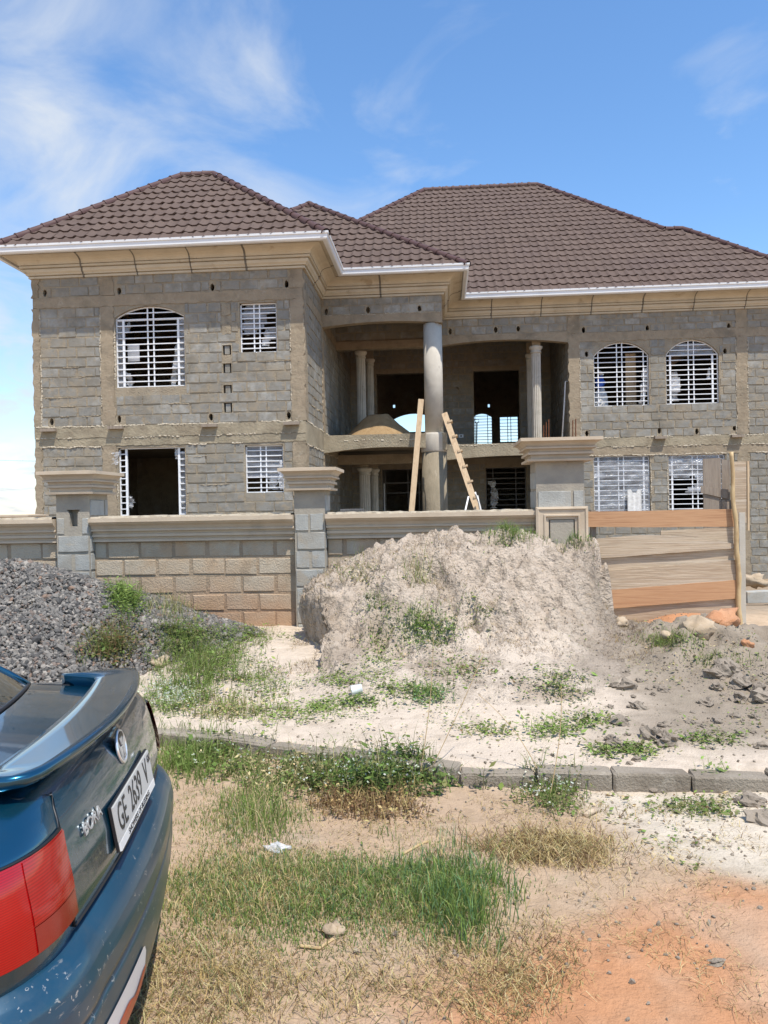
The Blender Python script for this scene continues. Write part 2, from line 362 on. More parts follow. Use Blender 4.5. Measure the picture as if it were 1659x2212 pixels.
def lay(wf, s0, s1, z0, n, excl, L=.48, Hc=.25, phase=0., proud=.012, skip=0., out=None, gap=.026):
    """returns blocks (pos, angle, length, height, proud)"""
    res = [] if out is None else out
    for r in range(n):
        za, zb = z0+r*Hc, z0+(r+1)*Hc
        iv = [(s0, s1)]
        for (a, b, c, d) in excl:
            if min(zb, d)-max(za, c) > .07:
                nv = []
                for (p, q) in iv:
                    if b <= p or a >= q: nv.append((p, q))
                    else:
                        if a > p: nv.append((p, a))
                        if b < q: nv.append((b, q))
                iv = nv
        off = phase+(0 if r % 2 else L/2)
        k0 = math.floor((s0-off)/L)
        for k in range(k0, k0+int((s1-s0)/L)+3):
            a, b = off+k*L, off+(k+1)*L
            for (p, q) in iv:
                u, w = max(a, p), min(b, q)
                if w-u > .09 and random.random() >= skip:
                    jl = random.uniform(-.012, .006) if w-u > .3 else 0; res.append((wf, (u+w)/2+random.uniform(-.012, .012), (za+zb)/2+random.uniform(-.004, .004), w-u-gap+jl, Hc-gap-.002+random.uniform(-.006, .004), proud+random.uniform(-.008, .006)))
    return res
def put_blocks(bl, par, mat, limit, depth=.03, name='concrete_block', key=None):
    """the first `limit` (nearest) as objects, the rest joined"""
    bl = sorted(bl, key=key or (lambda b: Vector(b[0].p(b[1], b[2])).length))
    rest = MB()
    for i, (wf, s, z, l, h, pr) in enumerate(bl):
        k = random.randrange(len(BLK)); loc = wf.p(s, z, pr); sy = depth*random.choice((1, 1))
        if i < limit:
            inst(name, blk_me(k, mat), par, loc, (0, 0, wf.ang), (l, sy, h))
        else:
            c, sn = math.cos(wf.ang), math.sin(wf.ang); V = BLK[k][0]
            x = V[:, 0]*l; y = V[:, 1]*sy
            P = np.stack([loc[0]+x*c-y*sn, loc[1]+x*sn+y*c, loc[2]+V[:, 2]*h], 1)
            rest.add(P.tolist(), BLK[k][1])
    if rest.v: tag(rest.obj('concrete_blocks', mat, par), kind='stuff')
def ragged(name, wf, s0, s1, z0, z1, outw, mat, par, amp=.03, step=.07, vertical=False, back=.03):
    """a strip of mortar with ragged long edges, standing `outw` proud of the wall"""
    n = max(2, int(((z1-z0) if vertical else (s1-s0))/step)); v = []; f = []
    for i in range(n+1):
        t = i/n; j0, j1 = random.uniform(-amp, amp), random.uniform(-amp, amp); o = outw+random.uniform(-.003, .003)
        if vertical: z = z0+(z1-z0)*t; a = (s0+j0, z); b = (s1+j1, z)
        else: s = s0+(s1-s0)*t; a = (s, z0+j0); b = (s, z1+j1)
        v += [wf.p(*a, -back), wf.p(*a, o), wf.p(*b, o), wf.p(*b, -back)]
    for i in range(n):
        k = i*4
        for q in ((0, 1), (1, 2), (2, 3)):
            a, b = q; f.append((k+a, k+b, k+4+b, k+4+a) if vertical else (k+a, k+4+a, k+4+b, k+b))
    f += [(0, 3, 2, 1), (4*n, 4*n+1, 4*n+2, 4*n+3)]
    return obj(name, v, f, mat, par)
def mridge(wf, s0, s1, z, mat, par, outw=.035, th=.022, vertical=False, name='mortar_ridge'):
    """a broken line of squeezed-out mortar"""
    L = (s1-s0); n = int(L/.03); mb = MB(); run = []
    def flush(run):
        if len(run) < 3: return
        v = []; f = []
        for (t, dz, o, h) in run:
            P = (lambda a, b, c: wf.p(z+b, a, c)) if vertical else (lambda a, b, c: wf.p(a, z+b, c))
            v += [P(t, dz-h, -.01), P(t, dz-h*.5, o), P(t, dz+h*.6, o*.7), P(t, dz+h, -.01)]
        for i in range(len(run)-1):
            k = 4*i
            for a in range(3): f.append((k+a, k+4+a, k+5+a, k+1+a))
        f += [(0, 1, 2, 3), (4*len(run)-1, 4*len(run)-2, 4*len(run)-3, 4*len(run)-4)]
        mb.add(v, f)
    for i in range(n):
        t = s0+L*i/n; g = vnoise(t*3.1, z*7.7, 3)
        if g > .22: flush(run); run = []; continue
        run.append((t, .035*vnoise(t*4, z*3, 9)+random.uniform(-.008, .008), outw*random.uniform(.35, 1.25), th*random.uniform(.5, 1.5)))
    flush(run)
    if mb.v: return tag(mb.obj(name, mat, par), kind='stuff')

# pixels of the photograph (1659 wide) to points of the place
def ray(px, py):
    px = np.asarray(px, float); py = np.asarray(py, float)
    return _f+((px-CX)/F)[..., None]*_r-((py-CY)/F)[..., None]*_u
# ------------------------------------------------------------------ the unfinished house
ZG = -0.75
house = thing('unfinished_house', 'two storey unplastered concrete block house with brown tiled roof and cream cornice', 'house', (0, 24, ZG))
WA = WF((0, 18.4), (1, 0), (0, -1)); WS = WF((-3.27, 0), (0, 1), (1, 0)); WB = WF((0, 21.2), (1, 0), (0, -1)); WC = WF((0, 24.05), (1, 0), (0, -1))
WL = WF((-10.14, 0), (0, -1), (-1, 0)); WI = WF((0, 28.0), (1, 0), (0, -1)); WK = WF((0, 36.6), (1, 0), (0, -1)); WR = WF((10.9, 0), (0, 1), (1, 0))
WX = WF((4.05, 0), (0, -1), (-1, 0))            # right hand wall of the porch, facing the porch
ZT = 7.66
def hole(s, z, w=.11, h=.19):
    return [(s+w/2*math.cos(t)*random.uniform(.85, 1.15), z+h/2*math.sin(t)*random.uniform(.85, 1.15)) for t in np.linspace(0, 2*math.pi, 9)[:-1]]
def ex(s, z, w=.13, h=.2): return (s-w/2, s+w/2, z-h/2, z+h/2)
# --- left wing, front
putA = [(-9.82, 7.24), (-7.90, 7.22), (-5.53, 7.22), (-3.68, 7.22), (-9.71, 4.0), (-7.96, 4.03), (-5.63, 4.02), (-3.68, 4.0)]
slotA = [5.66, 5.21, 4.68, 4.24]
wA = [arch_poly(-8.03, -6.26, 4.81, 6.55, .27), rect(-4.86, -3.94, 5.57, 6.80), rect(-8.01, -6.30, -.5, 3.31), rect(-4.79, -3.84, 2.12, 3.30)]
panel('wall', WA, rect(-10.14, -3.27, ZG, ZT), wA+[hole(*p) for p in putA]+[rect(-5.30, -5.09, z-.12, z+.12) for z in slotA], .2, 'mortar', house)
ring = (-11, 12, 6.84, 7.12)
exA = [ring, (-8.05, -6.24, 4.79, 6.9), (-4.88, -3.92, 5.55, 6.83), (-8.03, -6.28, -1, 3.35), (-4.81, -3.82, 2.1, 3.35), (-10.2, -9.96, -1, 8), (-8.40, -8.03, -1, 8), (-3.60, -3.2, -1, 8),
       (-11, 0, 3.36, 3.87)]+[ex(*p) for p in putA]+[(-5.32, -5.07, z-.13, z+.13) for z in slotA+[6.16, 6.65]]
B_ = []
lay(WA, -10.14, -3.27, 3.87, 12, exA, Hc=.2475, out=B_, phase=.1); lay(WA, -10.14, -3.27, 7.12, 2, exA, Hc=.25, out=B_, phase=.2); lay(WA, -10.14, -3.27, ZG, 17, exA, Hc=.2415, out=B_)
ragged('ring_beam', WA, -10.13, -3.28, 6.85, 7.11, .018, 'render_band', house, .018)
for a, b in ((-10.15, -9.97), (-8.39, -8.05), (-3.60, -3.262)):
    ragged('stiffener_column', WA, a, b, 3.88, 6.84, .021, 'render_band', house, .028, .09, True); ragged('stiffener_column', WA, a, b, 7.12, 7.64, .021, 'render_band', house, .035, .08, True)
    ragged('stiffener_column', WA, a, b, ZG, 3.36, .021, 'render_band', house, .028, .09, True)
ragged('slab_edge', WA, -10.15, -3.262, 3.58, 3.86, .026, 'slab_band', house, .015); ragged('slab_edge', WA, -10.14, -3.265, 3.37, 3.575, .015, 'slab_band', house, .012)
for z, a, b in ((3.865, -10.1, -3.3), (3.575, -10.1, -3.3), (3.36, -10.0, -8.4), (3.36, -6.2, -4.8)): mridge(WA, a, b, z, 'ridge_mortar', house)
for s_, a, b in ((-9.96, 3.9, 6.8), (-8.04, 4.9, 6.8), (-8.40, 3.9, 6.8), (-3.61, 3.9, 6.8), (-8.03, .9, 3.3)): mridge(WA, a, b, s_, 'ridge_mortar', house, .028, .02, True)
for z in slotA: obj('slot_block', *(lambda m: (m.v, m.f))(MB().box(-5.255, -5.135, 18.43, 18.55, z-.10, z+.10)), 'block', house)
for z in (6.16, 6.65): ragged('mortar_patch', WA, -5.30, -5.08, z-.13, z+.13, .02, 'mortar', house, .03, .05)
for s_, z in ((-9.75, 3.80), (-8.02, 3.82), (-5.64, 3.81), (-3.60, 3.81)):
    MB().box(s_-.19, s_+.19, 18.25, 18.40, z-.045, z+.03).obj('scaffold_board', 'wood_old', house)
# --- left wing, side and back
panel('wall', WS, rect(18.6, 28.0, ZG, ZT), [], .2, 'mortar', house)
exS = [(0, 99, 6.84, 7.12), (18, 18.72, -1, 8), (0, 99, 3.30, 3.87), (21.15, 21.5, -1, 8)]
lay(WS, 18.4, 27.9, 3.87, 12, exS, Hc=.2475, out=B_); lay(WS, 18.4, 27.9, 7.12, 2, exS, Hc=.25, out=B_); lay(WS, 18.4, 27.9, ZG, 17, exS, Hc=.2385, out=B_)
ragged('ring_beam', WS, 18.4, 25.5, 6.85, 7.11, .018, 'render_band', house, .018)
ragged('slab_edge', WS, 18.4, 25.5, 3.31, 3.86, .022, 'slab_band', house, .02)
for a, b in ((18.41, 18.70), (21.18, 21.48)): ragged('stiffener_column', WS, a, b, ZG, 3.3, .026, 'render_band', house, .028, .09, True); ragged('stiffener_column', WS, a, b, 3.87, 6.84, .026, 'render_band', house, .028, .09, True)
for z in (3.87, 3.31): mridge(WS, 18.5, 25, z, 'ridge_mortar', house)
mridge(WS, 3.9, 6.8, 18.71, 'ridge_mortar', house, .03, .02, True)
panel('wall', WL, rect(-24.3, -18.6, ZG, ZT), [], .2, 'mortar', house)
lay(WL, -24.3, -18.4, ZG, 34, [], Hc=.247, out=B_)
panel('wall', WF((0, 24.3), (1, 0), (0, -1)), rect(-10.14, -3.47, ZG, 8.62), [], .2, 'mortar', house)
# --- porch front over the balcony
def flat_arch(s0, s1, z0, zmid, z1, ztop, n=14):
    lo = []
    for t in np.linspace(0, 1, n):
        zb = z0+(z1-z0)*t+(zmid-(z0+z1)/2)*(1-(2*t-1)**2); lo.append((s0+(s1-s0)*t, zb))
    return lo+[(s1, ztop), (s0, ztop)]
putB = [(-3.12, 7.24), (-1.94, 7.24), (-.5, 7.24)]
panel('wall', WB, rect(-3.265, .13, 7.125, ZT), [hole(*p) for p in putB], .2, 'mortar', house)
lay(WB, -3.26, .13, 7.13, 2, [ex(*p) for p in putB], Hc=.25, out=B_, phase=.17)
panel('arched_beam', WB, flat_arch(-3.265, .13, 6.80, 6.91, 6.82, 7.125), [], .25, 'render_band', house, .014)
MB().box(-.12, .128, 21.46, 24.05, 6.85, ZT).obj('arched_beam', 'render_band', house)
panel('balcony_edge', WB, flat_arch(-3.265, .20, 3.26, 3.40, 3.28, 3.76), [], .25, 'slab_band', house, .02)
MB().box(-.10, .198, 21.44, 24.0, 3.30, 3.757).obj('balcony_edge', 'slab_band', house)
mridge(WB, -3.2, -.6, 3.60, 'ridge_mortar', house, .03)
mridge(WB, -3.2, .1, 7.125, 'ridge_mortar', house, .025, .015)
# --- right wing, front
putC = [(4.52, 7.12), (6.46, 7.10), (8.9, 7.08), (4.60, 6.36), (8.78, 6.32), (6.77, 3.93), (9.02, 3.96), (4.57, 3.9), (7.9, 3.88)]
winC = [arch_poly(4.81, 6.49, 4.72, 6.30, .41), arch_poly(7.0, 8.59, 4.73, 6.26, .45), rect(4.76, 6.47, 1.2, 3.18), rect(7.03, 8.74, 1.2, 3.17)]
panel('wall', WC, rect(4.05, 10.9, ZG-.2, ZT), winC+[hole(*p) for p in putC], .2, 'mortar', house)
putC2 = [(.39, 7.22), (1.81, 7.22), (2.51, 7.23)]
panel('wall', WC, rect(.13, 4.05, 7.08, ZT), [hole(*p) for p in putC2], .2, 'mortar', house)
exC = [(-1, 12, 6.76, 7.02), (4.79, 6.51, 4.7, 6.76), (6.98, 8.61, 4.71, 6.76), (4.74, 6.49, 1.1, 3.2), (7.01, 8.76, 1.1, 3.2), (4.0, 4.38, -1, 8), (9.1, 9.43, -1, 8), (-1, 12, 3.19, 3.75)]+[ex(*p) for p in putC+putC2]
lay(WC, 4.05, 10.9, 3.75, 12, exC, Hc=.2505, out=B_, phase=.05); lay(WC, 4.05, 10.9, 7.02, 3, exC, Hc=.205, out=B_); lay(WC, .13, 4.05, 7.09, 2, exC, Hc=.26, out=B_, phase=.3); lay(WC, 4.05, 10.9, ZG-.2, 17, exC, Hc=.2435, out=B_, phase=.1)
ragged('ring_beam', WC, 4.05, 10.9, 6.75, 7.02, .018, 'render_band', house, .02)
for a, b in ((4.04, 4.38), (9.1, 9.43)):
    ragged('stiffener_column', WC, a, b, 3.76, 6.75, .021, 'render_band', house, .028, .09, True); ragged('stiffener_column', WC, a, b, 7.02, 7.64, .021, 'render_band', house, .035, .08, True)
    ragged('stiffener_column', WC, a, b, ZG, 3.2, .021, 'render_band', house, .028, .09, True)
ragged('slab_edge', WC, 4.05, 10.9, 3.47, 3.74, .026, 'slab_band', house, .02); ragged('slab_edge', WC, 4.05, 10.9, 3.20, 3.465, .016, 'render_band', house, .015)
for z in (3.745, 3.46, 3.2): mridge(WC, 4.1, 10.8, z, 'ridge_mortar', house)
for s_, a, b in ((4.39, 3.8, 6.7), (9.09, 3.8, 6.7), (9.44, 3.8, 6.7), (6.5, 1, 3.1), (7.0, 1, 3.1)): mridge(WC, a, b, s_, 'ridge_mortar', house, .028, .02, True)
for s_, z in ((6.77, 3.72), (9.07, 3.71), (4.60, 3.72)): MB().box(s_-.18, s_+.18, 23.88, 24.05, z-.05, z+.03).obj('scaffold_board', 'wood_old', house)
panel('arched_beam', WC, flat_arch(.13, 4.05, 6.78, 6.90, 6.75, 7.08), [], .25, 'render_band', house, .014)
panel('balcony_edge', WC, flat_arch(.20, 4.05, 3.17, 3.27, 3.20, 3.66), [], .25, 'slab_band', house, .018)
mridge(WC, .3, 4.0, 3.62, 'ridge_mortar', house, .03)
panel('wall', WR, rect(24.25, 36.4, ZG-.2, ZT), [], .2, 'mortar', house)
# --- porch inside, hall and back
panel('wall', WI, rect(-3.27, 4.05, ZG, 8.4), [rect(-2.3, -.12, 3.80, 6.64), rect(1.27, 2.92, 3.80, 6.64), rect(-2.15, -.68, -.5, 3.12), rect(1.65, 3.12, 1.53, 3.10), hole(.66, 6.0)], .2, 'mortar', house)
exI = [(-2.32, -.1, 3.7, 6.66), (1.25, 2.94, 3.7, 6.66), (-2.17, -.66, -1, 3.14), (1.63, 3.14, 1.5, 3.12), (-9, 9, 3.3, 3.8)]
lay(WI, -3.27, 4.05, 3.8, 18, exI, Hc=.25, out=B_); lay(WI, -3.27, 4.05, ZG, 16, exI, Hc=.25, out=B_)
panel('wall', WX, rect(-36.4, -24.25, ZG, 8.0), [], .2, 'mortar', house); lay(WX, -27.9, -24.3, 3.8, 15, [], Hc=.25, out=B_); lay(WX, -27.9, -24.3, ZG, 16, [], Hc=.25, out=B_)
panel('wall', WS, rect(28.2, 36.4, ZG, 8.4), [], .2, 'mortar', house)
backw = [arch_poly(-2.2, -.25, 4.9, 5.97, .25), arch_poly(1.55, 2.52, 4.6, 5.95, .2), rect(2.86, 3.75, 4.72, 5.96), rect(-2.23, -2.12, 6.52, 6.68), rect(2.32, 2.42, 6.42, 6.58)]
panel('wall', WK, rect(-3.47, 10.9, ZG, 8.82), backw, .2, 'mortar', house)
MB().box(-3.26, -.105, 24.1, 24.35, 6.76, 7.02).obj('inner_beam', 'render_band', house)
panel('wall', WF((0, 24.16), (1, 0), (0, -1)), rect(-3.26, .12, 7.03, 8.2), [], .15, 'mortar', house); lay(WF((0, 24.16), (1, 0), (0, -1)), -3.26, .12, 7.05, 4, [], Hc=.25, out=B_)
MB().box(-3.26, -.11, 24.1, 24.35, 3.1, 3.4).obj('inner_beam', 'render_band', house)
for q in ((-3.26, -.12, 21.46, 27.78, 3.52, 3.765), (.21, 4.04, 24.31, 27.78, 3.45, 3.67), (-3.26, 4.04, 28.22, 36.4, 3.45, 3.765)): MB().box(*q).obj('floor_slab', 'screed', house)
MB().box(-9.93, -3.48, 18.62, 24.08, 3.45, 3.75).obj('floor_slab', 'screed', house); MB().box(4.26, 10.68, 24.27, 36.38, 3.45, 3.74).obj('floor_slab', 'screed', house)
MB().box(-3.26, 4.04, 20.9, 36.3, ZG, -.42).obj('porch_floor', 'screed', house)
put_blocks(B_, house, 'block', 300)
for (wf, s0, s1, zs_, no) in ((WA, -10.0, -3.5, [3.87+.2475*i for i in range(1, 12)]+[.9+.2415*i for i in range(10)], 46), (WC, 4.4, 10.5, [3.75+.2505*i for i in range(1, 12)]+[1.0+.2435*i for i in range(9)], 40), (WS, 18.7, 21.2, [3.87+.2475*i for i in range(1, 12)], 10)):
    for i in range(no):
        z = random.choice(zs_)+random.uniform(-.01, .01); a = random.uniform(s0, s1-.4); b = min(s1, a+random.uniform(.35, 1.3))
        bad = [(-8.1, -6.2, 4.7, 6.9), (-4.9, -3.9, 5.5, 6.85), (-8.1, -6.2, -1, 3.4), (-4.85, -3.8, 2.0, 3.4), (4.7, 6.55, 4.6, 6.8), (6.95, 8.65, 4.6, 6.8), (4.7, 6.55, 1, 3.3), (6.95, 8.8, 1, 3.3), (-5.35, -5.05, 4, 7)]
        if wf is not WS and any(a < q[1] and b > q[0] and q[2] < z < q[3] for q in bad): continue
        mridge(wf, a, b, z, 'mortar', house, .024, .014)
# --- columns
MB().lathe((-.15, 21.47, 0), [(.262, 3.76), (.262, 6.84)], 32).obj('round_column', 'concrete', house, True)
MB().lathe((-.16, 21.47, 0), [(.355, 3.24), (.372, 3.27), (.372, 3.72), (.35, 3.77)], 32).obj('column_collar', 'concrete', house, True)
MB().lathe((-.16, 21.47, 0), [(.352, ZG), (.352, 3.26)], 32).obj('round_column', 'rough_concrete', house, True)
def fluted(x, y, z0, z1, r):
    MB().lathe((x, y, 0), [(r, z0), (r, z1-.22)], 32, .13).obj('fluted_column', 'concrete', house)
    MB().lathe((x, y, 0), [(r*1.02, z1-.23), (r*1.15, z1-.21), (r*1.15, z1-.18), (r*1.05, z1-.17), (r*1.1, z1-.12), (r*1.4, z1-.07), (r*1.45, z1-.02), (r*1.3, z1)], 24).obj('column_capital', 'concrete', house, True)
    MB().box(x-.13, x+.13, y-.13, y+.13, z1, z1+.35).obj('column_stub', 'render_band', house)
fluted(-2.5, 24.45, 3.765, 6.76, .145); fluted(-2.33, 25.7, 3.765, 6.75, .125); fluted(3.09, 24.45, 3.67, 6.74, .15); fluted(3.06, 25.7, 3.67, 6.75, .125)
fluted(-2.44, 24.45, ZG, 3.0, .175); fluted(-2.2, 25.2, ZG, 3.0, .13)
# --- windows: frame, bars, plastic
def plast(par, wf, s0, s1, z0, z1, outw, mat='plastic_film', nx=14, nz=14, amp=.02, torn=.0, name='plastic_sheet'):
    v = []; f = []; sd = random.randrange(99)
    for j in range(nz+1):
        for i in range(nx+1):
            s = s0+(s1-s0)*i/nx; z = z0+(z1-z0)*j/nz
            v.append(wf.p(s, z, outw+amp*float(fbm(s, z*2.5, 5, 3, sd))))
    for j in range(nz):
        for i in range(nx):
            if torn and fbm((s0+(s1-s0)*i/nx), z0+(z1-z0)*j/nz, 2.2, 2, sd+5) > torn: continue
            k = j*(nx+1)+i; f.append((k, k+1, k+nx+2, k+nx+1))
    return obj(name, v, f, mat, par, True)
def rag(par, wf, pts, w, outw, mat='clear_bag', name='plastic_strip'):
    """a torn hanging strip of film along a line of (s, z)"""
    v = []; f = []; n = 10
    for i in range(n+1):
        t = i/n*(len(pts)-1); k = min(int(t), len(pts)-2); u = t-k
        s = pts[k][0]*(1-u)+pts[k+1][0]*u; z = pts[k][1]*(1-u)+pts[k+1][1]*u; ww = w*random.uniform(.35, 1.1)
        for j in range(4): v.append(wf.p(s+ww*(j/3-.5), z+random.uniform(-.02, .02), outw+random.uniform(-.03, .03)))
    for i in range(n):
        for j in range(3): k = i*4+j; f.append((k, k+1, k+5, k+4))
    return obj(name, v, f, mat, par, True)
def window(wf, s0, s1, z0, z1, rise=0, vert=(), nbar=12, steel='white_steel', rec=-.10, t=.031, transom=None, hb=None, skipbars=None, thick=()):
    mb = MB(); zs = z1-rise
    e = t/2
    def B(p, q, w=t): mb.bar(wf.p(*p, rec), wf.p(*q, rec), w, w, wf.n)
    B((s0+e, z0), (s0+e, zs)); B((s1-e, z0), (s1-e, zs)); B((s0, z0+e), (s1, z0+e), t*1.25)
    if rise:
        P = arch_poly(s0+e, s1-e, z0, zs, rise-e, 13)[2:]
        for a, b in zip(P, P[1:]): B(a, b)
    else: B((s0, z1-e), (s1, z1-e))
    if transom: B((s0, transom), (s1, transom), t*1.3)
    w = mb.obj('window', steel, house)
    top = (lambda s: arch_z(s, s0, s1, zs, rise)-t) if rise else (lambda s: z1-t)
    for s in vert:
        tt = t*1.7 if s in thick else t
        MB().bar(wf.p(s, z0+t, rec+.004), wf.p(s, (transom if (transom and s in thick) else top(s)), rec+.004), tt, tt*.8, wf.n).obj('bar', steel, w)
    for i in range(1, nbar):
        z = z0+(z1-z0)*i/nbar; a, b = s0+t, s1-t
        if z > zs and rise:
            wd = (s1-s0)/2; R = (wd*wd+rise*rise)/(2*rise); cz = z1-R; hw = math.sqrt(max(0, R*R-(z-cz)**2)); c = (s0+s1)/2; a, b = c-hw+t, c+hw-t
        if b-a < .1: continue
        for (p, q) in ([(a, b)] if not skipbars else [(max(a, u), min(b, v)) for u, v in skipbars]):
            MB().bar(wf.p(p, z, rec+.018), wf.p(q, z, rec+.018), t*.8, t*.8, wf.n).obj('bar', steel, w)
    return w
# left wing
w = window(WA, -8.03, -6.26, 4.81, 6.82, .27, (-7.84, -7.22, -7.07, -6.44), 13, transom=6.50, thick=(-7.84, -6.44))
tag(w, 'arched upper window of the left wing with white bars and torn plastic')
obj('white_board', *(lambda m: (m.v, m.f))(MB().box(-7.80, -7.50, 18.62, 18.635, 5.50, 5.94)), 'cardboard', w)
rag(w, WA, [(-6.45, 5.9), (-6.55, 5.3), (-6.62, 4.75)], .2, -.12); rag(w, WA, [(-7.78, 5.2), (-7.70, 4.95), (-7.72, 4.85)], .2, -.12); rag(w, WA, [(-7.7, 6.45), (-7.8, 6.2)], .16, -.12)
plast(w, WA, -8.0, -7.86, 4.85, 6.5, -.11, nx=3); plast(w, WA, -6.43, -6.28, 4.85, 6.5, -.11, nx=3)
w = window(WA, -4.86, -3.94, 5.57, 6.80, 0, (-4.52, -4.38), 10); plast(w, WA, -4.84, -3.96, 5.9, 6.78, -.11, torn=.25); rag(w, WA, [(-4.2, 6.2), (-4.25, 5.75)], .2, -.12)
w = window(WA, -8.01, -6.30, -.5, 3.31, 0, (-7.83, -6.48), 25, skipbars=((-8.0, -7.84), (-6.47, -6.31)), thick=(-7.83, -6.48))
tag(w, 'tall ground floor opening with white barred side lights')
plast(w, WA, -6.46, -6.32, .8, 3.2, -.11, nx=3); rag(w, WA, [(-7.8, 2.1), (-7.72, 1.95), (-7.76, 1.8)], .22, -.1); rag(w, WA, [(-8.05, 3.2), (-8.08, 2.9)], .2, .03)
rag(w, WA, [(-6.55, 3.25), (-6.52, 3.0)], .15, -.1)
w = window(WA, -4.79, -3.84, 2.12, 3.30, 0, (-4.42, -4.28), 9); plast(w, WA, -4.77, -3.86, 2.5, 3.28, -.10); rag(w, WA, [(-4.1, 2.5), (-4.15, 2.2)], .35, -.1); rag(w, WA, [(-3.9, 2.9), (-3.88, 2.2)], .16, .03)
# right wing
w = window(WC, 4.81, 6.49, 4.72, 6.71, .41, (4.96, 5.53, 5.69, 6.34), 13); tag(w, 'arched upper window with boards and bags behind its white bars')
rag(w, WC, [(6.40, 5.9), (6.36, 5.2), (6.28, 4.8)], .25, -.12); rag(w, WC, [(5.02, 5.85), (5.1, 5.7)], .15, -.12)
w = window(WC, 7.0, 8.59, 4.73, 6.71, .45, (7.15, 7.70, 7.86, 8.42), 13, transom=6.25, thick=(7.15, 8.42)); tag(w, 'arched upper window whose head is still covered with plastic film')
plast(w, WC, 7.12, 8.48, 6.28, 6.62, -.11); rag(w, WC, [(7.28, 5.75), (7.32, 5.3), (7.25, 4.85)], .3, -.12); rag(w, WC, [(8.35, 5.85), (8.3, 5.5)], .14, -.12)
MB().box(7.2, 7.5, 24.32, 24.335, 5.15, 5.6).obj('white_board', 'cardboard', w)
w = window(WC, 4.76, 6.47, 1.2, 3.18, 0, (4.92, 5.53, 5.69, 6.30), 13, thick=(4.92, 6.30)); tag(w, 'ground floor window of the right wing wrapped in plastic film')
plast(w, WC, 4.78, 6.45, 1.22, 3.16, -.05, nx=24, nz=26, amp=.05)
w = window(WC, 7.03, 8.74, 1.2, 3.17, 0, (7.16, 7.77, 7.93, 8.57), 13, thick=(7.16,)); tag(w, 'ground floor window with half torn plastic film behind the bamboo pole')
plast(w, WC, 7.05, 8.72, 2.0, 3.15, -.05, nx=24, nz=20, amp=.05, torn=.33)
# porch, inner wall
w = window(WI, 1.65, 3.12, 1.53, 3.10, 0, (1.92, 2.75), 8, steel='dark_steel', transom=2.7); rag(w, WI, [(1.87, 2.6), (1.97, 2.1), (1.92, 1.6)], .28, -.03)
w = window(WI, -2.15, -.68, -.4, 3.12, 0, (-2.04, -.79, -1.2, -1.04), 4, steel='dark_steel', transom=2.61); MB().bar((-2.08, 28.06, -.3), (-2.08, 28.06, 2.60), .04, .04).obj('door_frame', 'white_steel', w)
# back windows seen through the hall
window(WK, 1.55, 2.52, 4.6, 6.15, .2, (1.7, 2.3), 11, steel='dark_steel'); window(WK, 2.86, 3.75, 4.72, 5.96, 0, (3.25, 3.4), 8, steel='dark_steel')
MB().box(-2.2, -.25, 36.55, 36.62, 5.2, 5.33).obj('sill_rail', 'wood_old', house)
# --- cornice and gutter, run by run
PROF = [(0., 7.59), (.06, 7.59), (.06, 7.64), (.03, 7.643), (.03, 7.658), (.10, 7.66), (.105, 7.685), (.15, 7.72), (.165, 7.765), (.165, 7.79), (.135, 7.793), (.135, 7.81), (.215, 7.812), (.215, 7.86), (.185, 7.863), (.185, 7.878), (.225, 7.88), (.235, 7.925), (.265, 7.965), (.33, 8.005), (.42, 8.03), (.50, 8.04), (.50, 8.058), (.47, 8.06), (.47, 8.072), (.58, 8.075), (.58, 8.12), (.0, 8.12)]
GUT = [(.585, 8.09), (.60, 8.03), (.69, 8.03), (.72, 8.06), (.725, 8.15), (.75, 8.165), (.755, 8.215), (.735, 8.215), (.73, 8.18), (.705, 8.16), (.70, 8.07), (.62, 8.06), (.61, 8.19), (.588, 8.19)]
def sweep(p0, p1, n, c0, c1, prof, a, b, grow=0.):
    p0, p1, n = Vector((*p0, 0)), Vector((*p1, 0)), Vector((*n, 0)); L = (p1-p0).length; d = (p1-p0)/L; v = []; N = len(prof)
    for (t, c, e) in ((a, c0, a <= 0), (b, c1, b >= L)):
        for (o, z) in prof:
            sh = 0
            if e: sh = (-o if t <= 0 else o)*c
            q = p0+d*(t+sh)+n*(o+grow); v.append((q.x, q.y, z-(grow if z < 7.7 else 0)))
    f = [(i, N+i, N+(i+1) % N, (i+1) % N) for i in range(N)]+[tuple(range(N)), tuple(range(2*N-1, N-1, -1))]
    if d.cross(Vector((0, 0, 1))).dot(n) > 0: f = [tuple(reversed(q)) for q in f]
    return v, f
RUNS = [((-10.14, 24.5), (-10.14, 18.4), (-1, 0), 0, 1), ((-10.14, 18.4), (-3.27, 18.4), (0, -1), 1, 1), ((-3.27, 18.4), (-3.27, 21.2), (1, 0), 1, -1),
        ((-3.27, 21.2), (.13, 21.2), (0, -1), -1, 1), ((.13, 21.2), (.13, 24.05), (1, 0), 1, -1), ((.13, 24.05), (10.9, 24.05), (0, -1), -1, 1), ((10.9, 24.05), (10.9, 36.6), (1, 0), 1, 0)]
